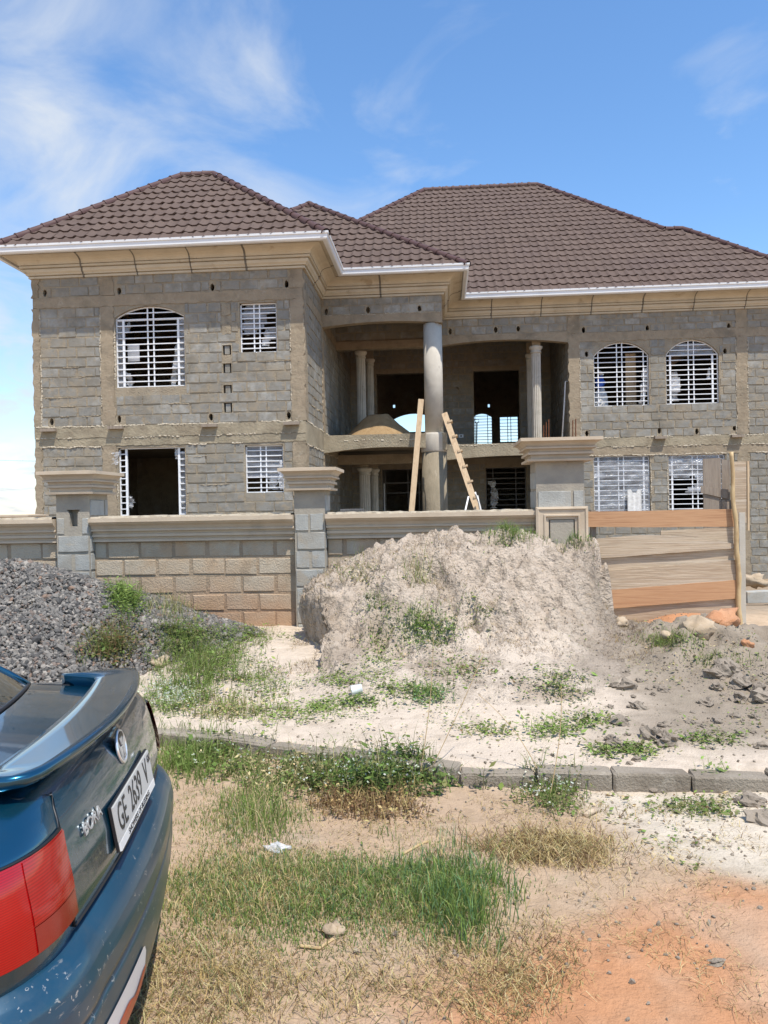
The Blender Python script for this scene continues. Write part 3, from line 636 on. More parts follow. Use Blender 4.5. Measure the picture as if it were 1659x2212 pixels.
for k, (p0, p1, n, c0, c1) in enumerate(RUNS):
    L = (Vector(p1)-Vector(p0)).length; m = max(1, round(L/1.46)); st = L/m
    for i in range(m):
        a = i*st+(0 if i == 0 else .012); b = (i+1)*st-(0 if i == m-1 else .012)
        j = random.uniform(-.004, .006); pr = [(o+(j if o > .04 else 0), z) for o, z in PROF]
        obj('cornice_panel', *sweep(p0, p1, n, c0, c1, pr, a if i else 0, b if i < m-1 else L, 0.), 'cornice', house)
        if i < m-1:
            wd = random.uniform(.018, .035)
            obj('cornice_joint', *sweep(p0, p1, n, 0, 0, [q for q in PROF[:-1] if q[0] not in (.03, .135, .185, .47)]+[(.3, 8.115)], (i+1)*st-wd, (i+1)*st+wd*random.uniform(.3, 1), .005), 'cornice_joint', house)
    obj('gutter', *sweep(p0, p1, n, c0, c1, GUT, 0, L), 'gutter', house)
# --- roof: decks, tiles, ridge caps
roof = MB()
def deck(pts): roof.add(pts, [tuple(range(len(pts)))])
ZE = 8.17; AR = 11.30
RA = [(-10.84, 17.70, ZE), (-2.57, 17.70, ZE), (-6.30, 21.3, AR), (-7.25, 21.3, AR)]
RB = [(-9.0, 20.50, ZE), (.83, 20.50, ZE), (-4.1, 24.5, 11.60)]
RC = [(-7.9, 23.35, ZE), (11.60, 23.35, ZE), (8.35, 26.6, 11.01), (7.78, 26.6, 11.01), (4.0, 30.4, 14.33), (-.47, 30.4, 14.33)]
for r in (RA, RB, RC): deck(r)
deck([(-10.84, 24.9, ZE), RA[0], RA[3]]); deck([RA[1], (-2.57, 24.9, ZE), RA[2]]); deck([(-2.57, 24.9, ZE), (-10.84, 24.9, ZE), RA[3], RA[2]])
deck([RB[1], (.83, 30, ZE), (-4.1, 30, 11.6), RB[2]]); deck([(-9, 30, ZE), RB[0], RB[2], (-4.1, 30, 11.6)])
deck([(-7.9, 37.4, ZE), RC[0], RC[5]]); deck([(11.6, 37.4, ZE), (-7.9, 37.4, ZE), RC[5], RC[4]]); deck([RC[1], (11.6, 29.85, ZE), RC[2]])
deck([RC[4], RC[3], (11.6, 30.4, ZE)]); deck([RC[3], RC[2], (11.6, 29.85, ZE)]); deck([RC[4], (11.6, 30.3, ZE), (11.6, 37.4, ZE)])
roof_o = roof.obj('roof', 'roof_tile', house)
TW, TL = .272, .42
def tile_mesh():
    v = []; f = []; n = 8
    for i in range(n+1):
        u = TW*i/n; h = .020*math.cos(2*math.pi*i/n)+.006*math.cos(4*math.pi*i/n)
        v += [(u, TL+.03, h+.008), (u, 0, h+.044), (u, .008, h+.002)]
    for i in range(n): k = 3*i; f += [(k, k+1, k+4, k+3), (k+1, k+2, k+5, k+4)]
    return np.array(v), f
TV, TF = tile_mesh(); tile_me = mesh('roof_tile', TV, TF, 'roof_tile')
tiles = []
def lay_tiles(P):
    P = [Vector(p) for p in P]; o = P[0]; e = (P[1]-P[0]).normalized(); nrm = Vector((0, 0, 0))
    for i in range(len(P)): nrm += P[i].cross(P[(i+1) % len(P)])
    nrm.normalize(); up = nrm.cross(e)
    if up.z < 0: up = -up
    Q = [((p-o).dot(e), (p-o).dot(up)) for p in P]
    def inside(u, v):
        r = False
        for i in range(len(Q)):
            a, b = Q[i], Q[(i+1) % len(Q)]
            if (a[1] > v) != (b[1] > v) and u < (b[0]-a[0])*(v-a[1])/(b[1]-a[1])+a[0]: r = not r
        return r
    rj = [random.uniform(-.03, .03) for _ in range(40)]; rot = Matrix((e, up, nrm)).transposed(); rows = int(max(q[1] for q in Q)/TL)+1
    for r in range(rows):
        for k in range(int(max(q[0] for q in Q)/TW)+2):
            u, v = k*TW-.1+rj[r % 40], r*TL-.02
            ins = [inside(u+a*TW, v+b*TL+.021) for a in (0, .5, 1) for b in (0, .95)]
            if any(ins): tiles.append((o, e, up, nrm, rot, u, v, all(ins), Q))
for r in (RA, RB, RC): lay_tiles(r)
tot_i = 0; rest = MB()
def clip_tile(t):
    o, e, up, nrm, rot, u, v, full, Q = t
    bm = bmesh.new(); vs = [bm.verts.new((p[0]+u, p[1]+v, p[2])) for p in TV]
    for f in TF: bm.faces.new([vs[i] for i in f])
    ar = sum(Q[i][0]*Q[(i+1) % len(Q)][1]-Q[(i+1) % len(Q)][0]*Q[i][1] for i in range(len(Q)))
    for i in range(len(Q)):
        a, b = Vector((*Q[i], 0)), Vector((*Q[(i+1) % len(Q)], 0)); d = b-a
        if abs(d.y) < .02: continue
        # convex part only: the notch of the right wing keeps its tiles
        n = Vector((d.y, -d.x, 0)).normalized()*(1 if ar > 0 else -1)
        mid = Vector((u+TW/2, v+TL/2, 0))
        if not (min(a.y, b.y)-.5 < mid.y < max(a.y, b.y)+.5): continue
        bmesh.ops.bisect_plane(bm, geom=bm.verts[:]+bm.edges[:]+bm.faces[:], plane_co=a, plane_no=n, clear_outer=True)
    V = [o+e*p.co.x+up*p.co.y+nrm*p.co.z for p in bm.verts]; bm.verts.index_update(); Fc = [[x.index for x in f.verts] for f in bm.faces]; bm.free(); return V, Fc
for t in tiles:
    o, e, up, nrm, rot, u, v, full, Q = t
    if full:
        p = o+e*u+up*(v+random.uniform(-.006, .006))+nrm*random.uniform(-.003, .006)
        if tot_i < 300:
            inst('roof_tile', tile_me, roof_o, p, rot.to_euler()); tot_i += 1
        else:
            V = np.array(p)[None]+TV[:, :1]*np.array(e)+TV[:, 1:2]*np.array(up)+TV[:, 2:]*np.array(nrm); rest.add(V.tolist(), TF)
    else:
        V, Fc = clip_tile(t)
        if not Fc: continue
        if tot_i < 300: obj('roof_tile', V, Fc, 'roof_tile', roof_o); tot_i += 1
        else: rest.add(V, Fc)
tag(rest.obj('roof_tiles', 'roof_tile', roof_o), kind='stuff')
def cap_mesh():
    v = []; f = []; n = 8
    for (x, r) in ((0, .125), (.03, .132), (.05, .118), (.40, .104)):
        for i in range(n+1): a = math.pi*(-.12+1.24*i/n); v.append((x, r*math.cos(a), r*.85*math.sin(a)))
    for j in range(3):
        for i in range(n): k = j*(n+1)+i; f.append((k, k+1, k+n+2, k+n+1))
    return v, f
cap_me = mesh('ridge_cap', *cap_mesh(), 'ridge_cap', True)
def caps(a, b):
    a, b = Vector(a), Vector(b); d = (b-a); L = d.length; d.normalize(); y = Vector((0, 0, 1)).cross(d).normalized(); z = d.cross(y)
    rot = Matrix((d, y, z)).transposed().to_euler(); n = int(L/.38)
    for i in range(n+1):
        inst('ridge_cap', cap_me, roof_o, a+d*(i*L/(n+1))+z*.005, rot, (L/(n+1)/.385, 1, 1))
for a, b in ((RA[0], RA[3]), (RA[1], RA[2]), (RA[3], RA[2]), (RB[1], RB[2]), (RB[0], RB[2]), (RC[0], RC[5]), (RC[5], RC[4]), (RC[3], RC[4]), (RC[3], RC[2]), (RC[1], RC[2])): caps(a, b)
MB().lathe((-4.1, 24.5, 11.58), [(.16, 0), (.13, .08), (.04, .13)], 10).obj('ridge_cap', 'ridge_cap', roof_o, True)
# ------------------------------------------------------------------ terrain
KERB = [(-4.2, 6.02), (-1.75, 5.42), (.24, 4.68), (1.9, 4.68), (4.5, 4.72)]
def kerb_y(x):
    return np.interp(x, [p[0] for p in KERB], [p[1] for p in KERB])
def ground_h(x, y):
    x = np.asarray(x, float); y = np.asarray(y, float); ky = kerb_y(x); t = y-ky
    up = sstep(-.02, .10, t)*(.074+.034*np.clip(t, 0, 3.5))
    up = up*(1-.75*sstep(2.6, 4.2, x))                              # the verge flattens to the right
    up = up*(1-.45*sstep(8.2, 10.0, y))
    bank = .34*np.exp(-((x-2.7)/1.1)**2-((y-7.7)/1.1)**2)*sstep(0, 1.5, t)       # grey bank beside the mound
    heap = .20*np.exp(-((x-3.15)/.62)**2-((y-9.85)/.38)**2)                        # red earth before the boards
    fall = -.72*sstep(11.2, 21, y)
    n = .022*fbm(x, y, .9, 3, 5)+.012*fbm(x, y, 5, 3, 8)+.006*fbm(x, y, 19, 2, 21)
    rough = bank*.12*fbm(x, y, 4, 3, 40)/.2
    return up+bank+heap+fall+n+rough-.02*sstep(-.6, 0, t)*(t < 0)
def mound_top(x):
    return np.interp(x, [-2.0, -1.85, -1.7, -1.44, -1.1, -.75, -.35, 0, .45, .9, 1.25, 1.45, 1.7, 2.0, 2.12], [.50, .60, .72, .90, 1.08, 1.25, 1.36, 1.40, 1.41, 1.37, 1.30, 1.26, 1.29, 1.20, 1.08])
def mound_h(x, y):
    x = np.asarray(x, float); y = np.asarray(y, float)
    wob = .14*fbm(x*0, y, 1.6, 3, 61)+.06*fbm(x, y, 6, 2, 62)
    left = -1.83+.47*np.clip(9.0-y, 0, 1)+wob*.6                          # undercut left face
    right = 1.98-.24*(9.6-y)+.16*fbm(x*0, y, 2, 3, 64)+.10*fbm(x, y, 5, 3, 66)
    yy = y+.22*fbm(x, y*.4, 1.1, 3, 70)+.10*fbm(x, y, 2.6, 3, 72)-.30*sstep(.6, 2.2, x)*sstep(9.0, 7.5, y)
    prof = np.interp(yy, [5.2, 5.8, 6.4, 7.0, 7.4, 7.8, 8.2, 8.6, 9.05], [0, .03, .085, .16, .25, .39, .62, .86, 1.0])
    r = np.clip((yy-6.0)/3.0, 0, 1.2)
    gul = .22*np.abs(fbm(x*1.0+.25*y, y*.35, 1.6, 3, 73))*sstep(.1, .5, r)*sstep(1.05, .6, r)
    z = (mound_top(x)-.16+.10*sstep(-.6, -1.5, x))*prof-gul
    back = sstep(10.6, 9.6, y)*.25+.75
    rid = 1-np.abs(fbm(x+.15*fbm(x, y, 2, 2, 88), y, 3.2, 4, 83))*2.2
    lumps = .09*fbm(x, y, 1.9, 3, 80)-.13*np.clip(1-rid, 0, 1)+.095*fbm(x, y, 6.5, 3, 87)+.05*np.abs(fbm(x, y, 15, 3, 86))
    for (dx, dy, dd, dr) in ((.55, 8.35, .16, .17), (-.2, 8.5, .13, .2), (1.15, 8.2, .16, .2), (.15, 7.9, .10, .24), (-.8, 8.3, .12, .2), (1.45, 8.7, .12, .15), (-.35, 8.95, .10, .16), (.8, 8.75, .1, .14)):
        z = z-dd*np.exp(-((x-dx)/dr)**2-((y-dy)/(dr*.8))**2)
    z = z*back+lumps*(.12+.88*sstep(.25, .6, r))*sstep(0, .2, r)
    rw = .12+1.5*sstep(9.0, 7.6, y); lw = .13+1.5*sstep(7.4, 6.6, y); side = sstep(0, 1, (x-left+.4*(lw-.13))/lw)*sstep(0, 1, (right+.6*(rw-.12)-x)/rw)
    tal = .18*np.exp(-np.clip(x-right, 0, 9)/.14)*sstep(7.6, 8.4, y)
    g = ground_h(x, y)
    return np.where(side > .001, g-.07+np.maximum(z, 0)*side+(.07*sstep(0, .12, r))*side, g-.12)+tal*.6*(1-side)*sstep(.1, .3, r)*sstep(8.6, 9.1, y)
def gravel_h(x, y):
    x = np.asarray(x, float); y = np.asarray(y, float)
    d = np.sqrt(((x+5.25)/1.0)**2+((y-8.9)/(np.where(y < 8.9, 1.02, .9)))**2)
    d = d+.25*fbm(x, y, .8, 3, 91)
    h = 1.22*np.clip(1-d/3.2, 0, 1)**1.05
    h = np.where(d < .7, h-.10*(1-d/.7)**2, h)
    return h+.03*fbm(x, y, 3, 3, 95)-.05
def top_h(x, y):
    g = ground_h(x, y); x = np.asarray(x, float); y = np.asarray(y, float)
    inm = (x > -2.3) & (x < 3.2) & (y > 5.1) & (y < 10.2)
    g = np.where(inm, np.maximum(g, mound_h(x, y)), g)
    ing = (x < -1.6) & (y > 5.6) & (y < 10.2)
    return np.where(ing, np.maximum(g, ground_h(x, y)*.5+gravel_h(x, y)), g)
_hx, _hy, _hs = -9.5, 1.0, .03
_gx, _gy = np.meshgrid(np.arange(_hx, 6.6, _hs), np.arange(_hy, 12.0, _hs)); HM = top_h(_gx, _gy)
def hm(x, y):
    """terrain height looked up from a fine table"""
    u = np.clip((np.asarray(x, float)-_hx)/_hs, 0, HM.shape[1]-1.01); v = np.clip((np.asarray(y, float)-_hy)/_hs, 0, HM.shape[0]-1.01); i = u.astype(int); j = v.astype(int); a = u-i; b = v-j
    return (HM[j, i]*(1-a)+HM[j, i+1]*a)*(1-b)+(HM[j+1, i]*(1-a)+HM[j+1, i+1]*a)*b
def hit(px, py):
    """points where the rays through photograph pixels meet the ground"""
    d = ray(px, py); d = d.reshape(-1, 3); d = d/np.linalg.norm(d, axis=1)[:, None]; t = np.full(len(d), 1.2); done = np.zeros(len(d), bool)
    for k in range(700):
        tn = t+np.where(done, 0, .012+.003*t); P = d*tn[:, None]; done |= P[:, 2]+HEYE < hm(P[:, 0], P[:, 1]); t = tn
        if done.all(): break
    P = d*t[:, None]; P[:, 2] += HEYE; return P
def grid(x0, x1, y0, y1, step, fn):
    xs = np.arange(x0, x1+step*.5, step); ys = np.arange(y0, y1+step*.5, step); X, Y = np.meshgrid(xs, ys); Z = fn(X, Y)
    V = np.stack([X.ravel(), Y.ravel(), Z.ravel()], 1); nx = len(xs); ny = len(ys)
    i = np.arange((ny-1)*(nx-1)); r = i//(nx-1); c = i % (nx-1); k = r*nx+c
    Fq = np.stack([k, k+1, k+nx+1, k+nx], 1); return V, Fq
def npmesh(name, V, Fc, mat, smooth=True, colr=None):
    me = bpy.data.meshes.new(name); n = len(V); m = len(Fc); k = Fc.shape[1]
    me.vertices.add(n); me.vertices.foreach_set('co', np.asarray(V, np.float32).ravel())
    me.loops.add(m*k); me.loops.foreach_set('vertex_index', np.asarray(Fc, np.int32).ravel())
    me.polygons.add(m); me.polygons.foreach_set('loop_start', np.arange(0, m*k, k, dtype=np.int32))
    me.polygons.foreach_set('use_smooth', np.full(m, smooth))
    me.materials.append(MATS[mat])
    if colr is not None:
        a = me.color_attributes.new('Col', 'FLOAT_COLOR', 'POINT'); c4 = np.ones((n, 4), np.float32); c4[:, :3] = colr; a.data.foreach_set('color', c4.ravel())
    me.update(); me.validate(); return me
def soil(x, y):
    """which soil lies where: pale sand, red laterite, tan loam, grey clay"""
    sand = np.array((.55, .455, .355)); red = np.array((.46, .22, .105)); tan = np.array((.41, .285, .18)); grey = np.array((.265, .215, .16)); pale = np.array((.555, .475, .37))
    w = .5*fbm(x, y, 1.1, 4, 101); ky = kerb_y(x); C = np.zeros(x.shape+(3,))
    base = np.broadcast_to(sand, C.shape).copy()
    def lay_(c, m): nonlocal base; m = np.clip(m, 0, 1)[..., None]; base = base*(1-m)+c*m
    lay_(grey, sstep(.95, 1.8, x+w*.9)*sstep(4.9, 5.6, y+w*.4)*sstep(9.6, 8.6, y)*.95)
    lay_(tan, sstep(0.1, -.15, y-ky+w*.1)*.9)
    lay_(pale, sstep(.55, 1.1, x+w*.5)*sstep(3.45, 3.75, y+w*.4)*sstep(0, -.1, y-ky))
    lay_(red, sstep(3.62, 3.2, y+w*.7-.14*x+.1)*sstep(-.2, .6, x+.9*w+(2.75-y)*1.1)*.93)
    lay_(np.array((.47, .33, .225)), sstep(.1, .5, fbm(x, y, 1.7, 3, 120))*sstep(3.5, 3.2, y)*.55)
    lay_(red, np.exp(-((x-3.2)/.75)**2-((y-9.85)/.55)**2)*1.6)
    lay_(np.array((.50, .36, .23)), sstep(3.6, 4.2, x)*sstep(9.2, 9.8, y)*.9); lay_(np.array((.28, .205, .135)), sstep(11.0, 13, y)*.9)
    lay_(np.array((.36, .30, .22)), sstep(.15, .6, fbm(x, y, 2.6, 4, 133))*.35)
    return base*(1+.10*fbm(x, y, 9, 3, 140))[..., None]
V, Fq = grid(-5.2, 6.2, 1.6, 12.4, .04, ground_h)
g = npmesh('ground', V, Fq, 'ground', True, soil(V[:, 0], V[:, 1])); go = link(bpy.data.objects.new('ground', g)); tag(go, 'sandy verge, dry grass strip and red laterite track', 'ground', kind='structure')
# the land around, out to the horizon, in one sheet with a hole where the near ground lies
xs = sorted(set(list(np.linspace(-5.2, 6.2, 20))+[-3000, -900, -300, -120, -60, -30, -18, -12, -8, 8, 11, 15, 20, 32, 60, 120, 300, 900, 3000]))
ys = sorted(set(list(np.linspace(1.6, 12.4, 20))+[-3000, -900, -200, -60, -25, -12, -6, -3, 0, 15, 18, 21, 25, 32, 42, 60, 100, 200, 500, 1200, 3000]))
X, Y = np.meshgrid(xs, ys); far = np.maximum(abs(X)/30, abs(Y)/40); Z = ground_h(np.clip(X, -60, 60), Y)+.0
V = np.stack([X.ravel(), Y.ravel(), Z.ravel()], 1); nx = len(xs); Fq = []
for j in range(len(ys)-1):
    for i in range(nx-1):
        if xs[i] >= -5.2-1e-6 and xs[i+1] <= 6.2+1e-6 and ys[j] >= 1.6-1e-6 and ys[j+1] <= 12.4+1e-6: continue
        Fq.append((j*nx+i, j*nx+i+1, (j+1)*nx+i+1, (j+1)*nx+i))
lo = link(bpy.data.objects.new('land', npmesh('land', V, np.array(Fq), 'ground', True, soil(V[:, 0], V[:, 1])))); tag(lo, 'open land around the plot', 'ground', kind='structure')
# ------------------------------------------------------------------ mound of dug earth
V, Fq = grid(-2.35, 3.2, 5.1, 10.06, .0215, mound_h)
lx = -1.83+.47*np.clip(9.0-V[:, 1], 0, 1)+.06*fbm(V[:, 0]*0, V[:, 1], 1.6, 3, 61)      # hollow out the foot of the left face
hz = V[:, 2]-ground_h(V[:, 0], V[:, 1]); k = np.clip(1-hz/np.maximum(.3, mound_top(V[:, 0])*.8), 0, 1)*sstep(-.5, -.1, lx-V[:, 0]+.12-.35)*sstep(.22, .10, V[:, 0]-lx)*sstep(6.9, 7.3, V[:, 1])
V[:, 0] += .24*k; nr = sstep(.45, .15, np.abs(V[:, 0]-lx))*sstep(.0, .25, hz); V[:, 0] += nr*(.07*fbm(V[:, 1], V[:, 2], 5, 3, 66)+.05*fbm(V[:, 1], V[:, 2], 14, 2, 67)); V[:, 1] += nr*.05*fbm(V[:, 1]+3, V[:, 2], 8, 3, 68)
def mcol(V):
    x, y = V[:, 0], V[:, 1]; w = fbm(x, y, 1.3, 3, 310); h = V[:, 2]-ground_h(x, y)
    a = sstep(.15, .55, h+.12*w)[:, None]; c = np.array((.545, .452, .352))*(1-a)+np.array((.47, .385, .298))*a
    g = (sstep(.95, 1.75, x+.45*w)*sstep(9.2, 8.5, y))[:, None]; return c*(1-g)+np.array((.275, .222, .168))*g
mo = link(bpy.data.objects.new('earth_mound', npmesh('earth_mound', V, Fq, 'mound_soil', True, mcol(V)))); tag(mo, 'big pale heap of dug sandy earth in front of the boundary wall', 'mound', kind='thing')
# ------------------------------------------------------------------ gravel heap
gp = thing('gravel_heap', 'heap of dark crushed stone beside the blue car, against the wall', 'gravel heap', (-5.2, 8.9, 0))
V, Fq = grid(-9.2, -1.7, 5.5, 10.2, .06, lambda x, y: ground_h(x, y)*.5+gravel_h(x, y)-.02)
o = link(bpy.data.objects.new('heap_core', npmesh('heap_core', V, Fq, 'gravel_base', True))); parent(o, gp)
def stones(n, xy, size, seed, hf):
    r = np.random.default_rng(seed); ph = (1+5**.5)/2
    I = np.array([(-1, ph, 0), (1, ph, 0), (-1, -ph, 0), (1, -ph, 0), (0, -1, ph), (0, 1, ph), (0, -1, -ph), (0, 1, -ph), (ph, 0, -1), (ph, 0, 1), (-ph, 0, -1), (-ph, 0, 1)])/1.9
    If = np.array([(0, 11, 5), (0, 5, 1), (0, 1, 7), (0, 7, 10), (0, 10, 11), (1, 5, 9), (5, 11, 4), (11, 10, 2), (10, 7, 6), (7, 1, 8), (3, 9, 4), (3, 4, 2), (3, 2, 6), (3, 6, 8), (3, 8, 9), (4, 9, 5), (2, 4, 11), (6, 2, 10), (8, 6, 7), (9, 8, 1)])
    P = np.repeat(I[None], n, 0)*(1+r.uniform(-.28, .28, (n, 12, 1)))
    P *= np.stack([r.uniform(.7, 1.35, n), r.uniform(.6, 1.1, n), r.uniform(.45, .85, n)], 1)[:, None]
    A = r.normal(size=(n, 4)); A /= np.linalg.norm(A, axis=1)[:, None]; w, x, y, z = A.T
    R = np.stack([np.stack([1-2*(y*y+z*z), 2*(x*y-z*w), 2*(x*z+y*w)], 1), np.stack([2*(x*y+z*w), 1-2*(x*x+z*z), 2*(y*z-x*w)], 1), np.stack([2*(x*z-y*w), 2*(y*z+x*w), 1-2*(x*x+y*y)], 1)], 1)
    P = np.einsum('nij,nkj->nki', R, P); s = size*np.exp(r.normal(0, .3, n)); P *= s[:, None, None]
    P[:, :, 0] += xy[:, :1]; P[:, :, 1] += xy[:, 1:2]; P[:, :, 2] += (hf(xy[:, 0], xy[:, 1])+s*.25)[:, None]
    Fc = (If[None]+(np.arange(n)*12)[:, None, None]).reshape(-1, 3); return P.reshape(-1, 3), Fc
r_ = np.random.default_rng(3); XY = np.stack([r_.uniform(-8.2, -1.9, 60000), r_.uniform(5.6, 10.1, 60000)], 1)
gh = gravel_h(XY[:, 0], XY[:, 1])-.5*ground_h(XY[:, 0], XY[:, 1]); vis = (XY[:, 0] > -6.2-.35*(XY[:, 1]-8)) & (gh+.10*fbm(XY[:, 0], XY[:, 1], 2.5, 3, 7) > -.015)
XY = XY[vis]; XY = XY[:27000]
V, Fq = stones(len(XY), XY, .0205, 5, lambda x, y: ground_h(x, y)*.5+gravel_h(x, y))
o = link(bpy.data.objects.new('gravel_stones', npmesh('gravel_stones', V, Fq, 'gravel', False))); parent(o, gp); tag(o, kind='stuff')
# pebbles and crumbs on the bare ground
XY = np.stack([r_.uniform(-1.2, 5.5, 9000), r_.uniform(2.3, 10, 9000)], 1); k = r_.random(9000) < np.clip(.25+.9*fbm(XY[:, 0], XY[:, 1], 1.3, 3, 55)+.35*(XY[:, 0] > 1.6), .02, 1); XY = XY[k][:4200]
V, Fq = stones(len(XY), XY, .0085, 6, top_h); o = link(bpy.data.objects.new('pebbles', npmesh('pebbles', V, Fq, 'clod', False))); tag(o, 'small pebbles and crumbs of earth scattered over the bare ground', 'pebbles', kind='stuff')
# ------------------------------------------------------------------ kerb of concrete blocks
kerb = bpy.data.objects.new('kerb', None); link(kerb); kerb.location = (0, 4.7, 0); tag(kerb, 'low kerb of concrete blocks between grass strip and sand', 'kerb', kind='structure')
def kblock(seed, L=.445, Hh=.20, D=.15):
    r = random.Random(seed); bm = bmesh.new(); bmesh.ops.create_cube(bm, size=1); bmesh.ops.scale(bm, vec=(L, D, Hh), verts=bm.verts)
    bmesh.ops.bevel(bm, geom=bm.edges[:], offset=.012, segments=1, affect='EDGES'); 
    for v in bm.verts: v.co += Vector((r.uniform(-.006, .006), r.uniform(-.006, .006), r.uniform(-.005, .005)))
    me = bpy.data.meshes.new('kerb_block'); bm.to_mesh(me); bm.free(); me.materials.append(MATS['kerb']); return me
KB = [kblock(i) for i in range(4)]
pos = Vector((-3.85, 5.93)); seg = 1
for i in range(19):
    x0 = pos.x; tgt = Vector((KERB[seg][0], KERB[seg][1]))
    while (tgt-pos).length < .3 and seg < len(KERB)-1: seg += 1; tgt = Vector(KERB[seg])
    d = (tgt-pos).normalized(); c = pos+d*.228
    inst('kerb_block', KB[i % 4], kerb, (c.x, c.y+random.uniform(-.012, .012), -.02+random.uniform(-.012, .012)), (random.uniform(-.03, .03), random.uniform(-.025, .025), math.atan2(d.y, d.x)+random.uniform(-.03, .03)))
    pos = pos+d*.458
# ------------------------------------------------------------------ boundary wall, coping and pillars
YW = 10.27
WW = WF((0, YW), (1, 0), (0, -1))
COPE = [(.0, 1.295), (.065, 1.295), (.065, 1.325), (.045, 1.33), (.045, 1.36), (.085, 1.365), (.085, 1.40), (.065, 1.405), (.07, 1.44), (.115, 1.445), (.115, 1.465), (.10, 1.475), (.125, 1.515), (.165, 1.545), (.175, 1.565), (.20, 1.57), (.20, 1.625), (-.40, 1.63), (-.40, 1.295)]
def wallseg(x0, x1, label, z0=-.1):
    t = thing('boundary_wall', label, 'wall', ((x0+x1)/2, YW, 0), 'boundary wall bays')
    MB().box(x0, x1, YW, YW+.2, z0, 1.32).obj('mortar_bed', 'wall_mortar', t)
    put_blocks(lay(WW, x0, x1, -.18, 6, [], L=.475, Hc=.247, proud=.010, phase=.1, gap=.034), t, 'wall_block', 300, depth=.014)
    v = []; N = len(COPE); n = max(2, int((x1-x0)/.12))
    for i in range(n+1):
        x = x0+(x1-x0)*i/n
        for j, (o, z) in enumerate(COPE): v.append((x, YW-o, z+(random.uniform(-.004, .007) if z > 1.62 else 0)))
    f = [(i*N+j, (i+1)*N+j, (i+1)*N+(j+1) % N, i*N+(j+1) % N) for i in range(n) for j in range(N)]+[tuple(range(N)), tuple(range(n*N+N-1, n*N-1, -1))]
    obj('coping', v, f, 'coping', t)
    v = []; f = []; n = int((x1-x0)/.06)
    for i in range(n+1):
        x = x0+.03+(x1-x0-.06)*i/n; a = random.uniform(.15, .19); h = 1.636+random.uniform(.006, .022); v += [(x, YW-a, 1.615), (x, YW-a+.01, h), (x, YW+.36, h), (x, YW+.37, 1.615)]
    for i in range(n): k = 4*i; f += [(k+j, k+4+j, k+5+j, k+1+j) for j in range(3)]
    obj('mortar_topping', v, [tuple(reversed(q)) for q in f], 'ridge_mortar', t)
wallseg(-8.3, -5.34, 'short bay of block wall left of the left pillar, behind the gravel heap')
wallseg(-4.83, -1.99, 'bay of tan block wall between the left and middle pillars')
wallseg(-1.55, 1.235, 'bay of block wall behind the earth mound, only its moulded coping showing')
def moulded_cap(par, x0, x1, y0, y1, z, prof, name='capital', mat='coping'):
    v = []; f = []
    for (o, h) in prof: v += [(x0-o, y0-o, z+h), (x1+o, y0-o, z+h), (x1+o, y1+o, z+h), (x0-o, y1+o, z+h)]
    for i in range(len(prof)-1): f += [(4*i+k, 4*i+(k+1) % 4, 4*i+4+(k+1) % 4, 4*i+4+k) for k in range(4)]
    f += [(3, 2, 1, 0), tuple(4*(len(prof)-1)+k for k in range(4))]
    return obj(name, v, f, mat, par)
CAP = [(.005, 0), (.095, .0), (.10, .028), (.055, .034), (.06, .085), (.095, .09), (.095, .12), (.07, .128), (.078, .165), (.125, .17), (.125, .19), (.105, .2), (.125, .235), (.155, .262), (.185, .268), (.185, .312), (.0, .325)]
def pillar(label, x0, x1, y0, y1, zt, zc, scale=1.0, z0=-.1, slot=None):
    t = thing('wall_pillar', label, 'pillar', ((x0+x1)/2, (y0+y1)/2, 0), 'moulded wall pillars')
    wf = WF((0, y0), (1, 0), (0, -1)); wr = WF((x1, 0), (0, 1), (1, 0)); wl = WF((x0, 0), (0, -1), (-1, 0))
    if slot:
        s, za, zb = slot; MB().box(x0, x1, y0+.12, y1, z0, zt).obj('core', 'pillar_mortar', t)
        panel('face', wf, rect(x0, x1, z0, zt), [[(s-.05, za), (s+.06, za), (s+.065, zb-.05), (s+.10, zb), (s-.09, zb), (s-.055, zb-.06)]], .119, 'pillar_mortar', t)
        exl = [(s-.11, s+.11, za-.01, zb+.01)]
    else: MB().box(x0, x1, y0, y1, z0, zt).obj('core', 'pillar_mortar', t); exl = []
    bl = lay(wf, x0+.008, x1-.008, z0, int((zt-z0)/.25)+0, exl+[(x0-1, x1+1, zt-.24, zt+1)], L=(x1-x0)*1.0 if (x1-x0) < .5 else .46, Hc=.25, proud=.010, phase=x0)
    bl += lay(wr, y0+.01, y1-.01, z0, int((zt-z0)/.25), [], L=.46, Hc=.25, proud=.008, phase=y0); bl += lay(wl, -y1+.01, -y0-.01, z0, int((zt-z0)/.25), [], L=.46, Hc=.25, proud=.008, phase=-y1)
    put_blocks(bl, t, 'pillar_block', 300, depth=.013)
    moulded_cap(t, x0, x1, y0, y1, zt, [(o*scale, h*zc/.325) for o, h in CAP]); return t
pillar('left wall pillar, a slot broken through below its moulded cap', -5.31, -4.84, 10.14, 10.72, 1.965, .325, slot=(-5.07, 1.52, 1.75))
pillar('middle wall pillar with blue grey cement patch below its moulded cap', -1.975, -1.56, 10.14, 10.62, 1.955, .31)
p3 = pillar('tall gate pillar with a square moulded frame set on its face', 1.25, 1.87, 10.10, 10.70, 2.27, .31, 1.15)
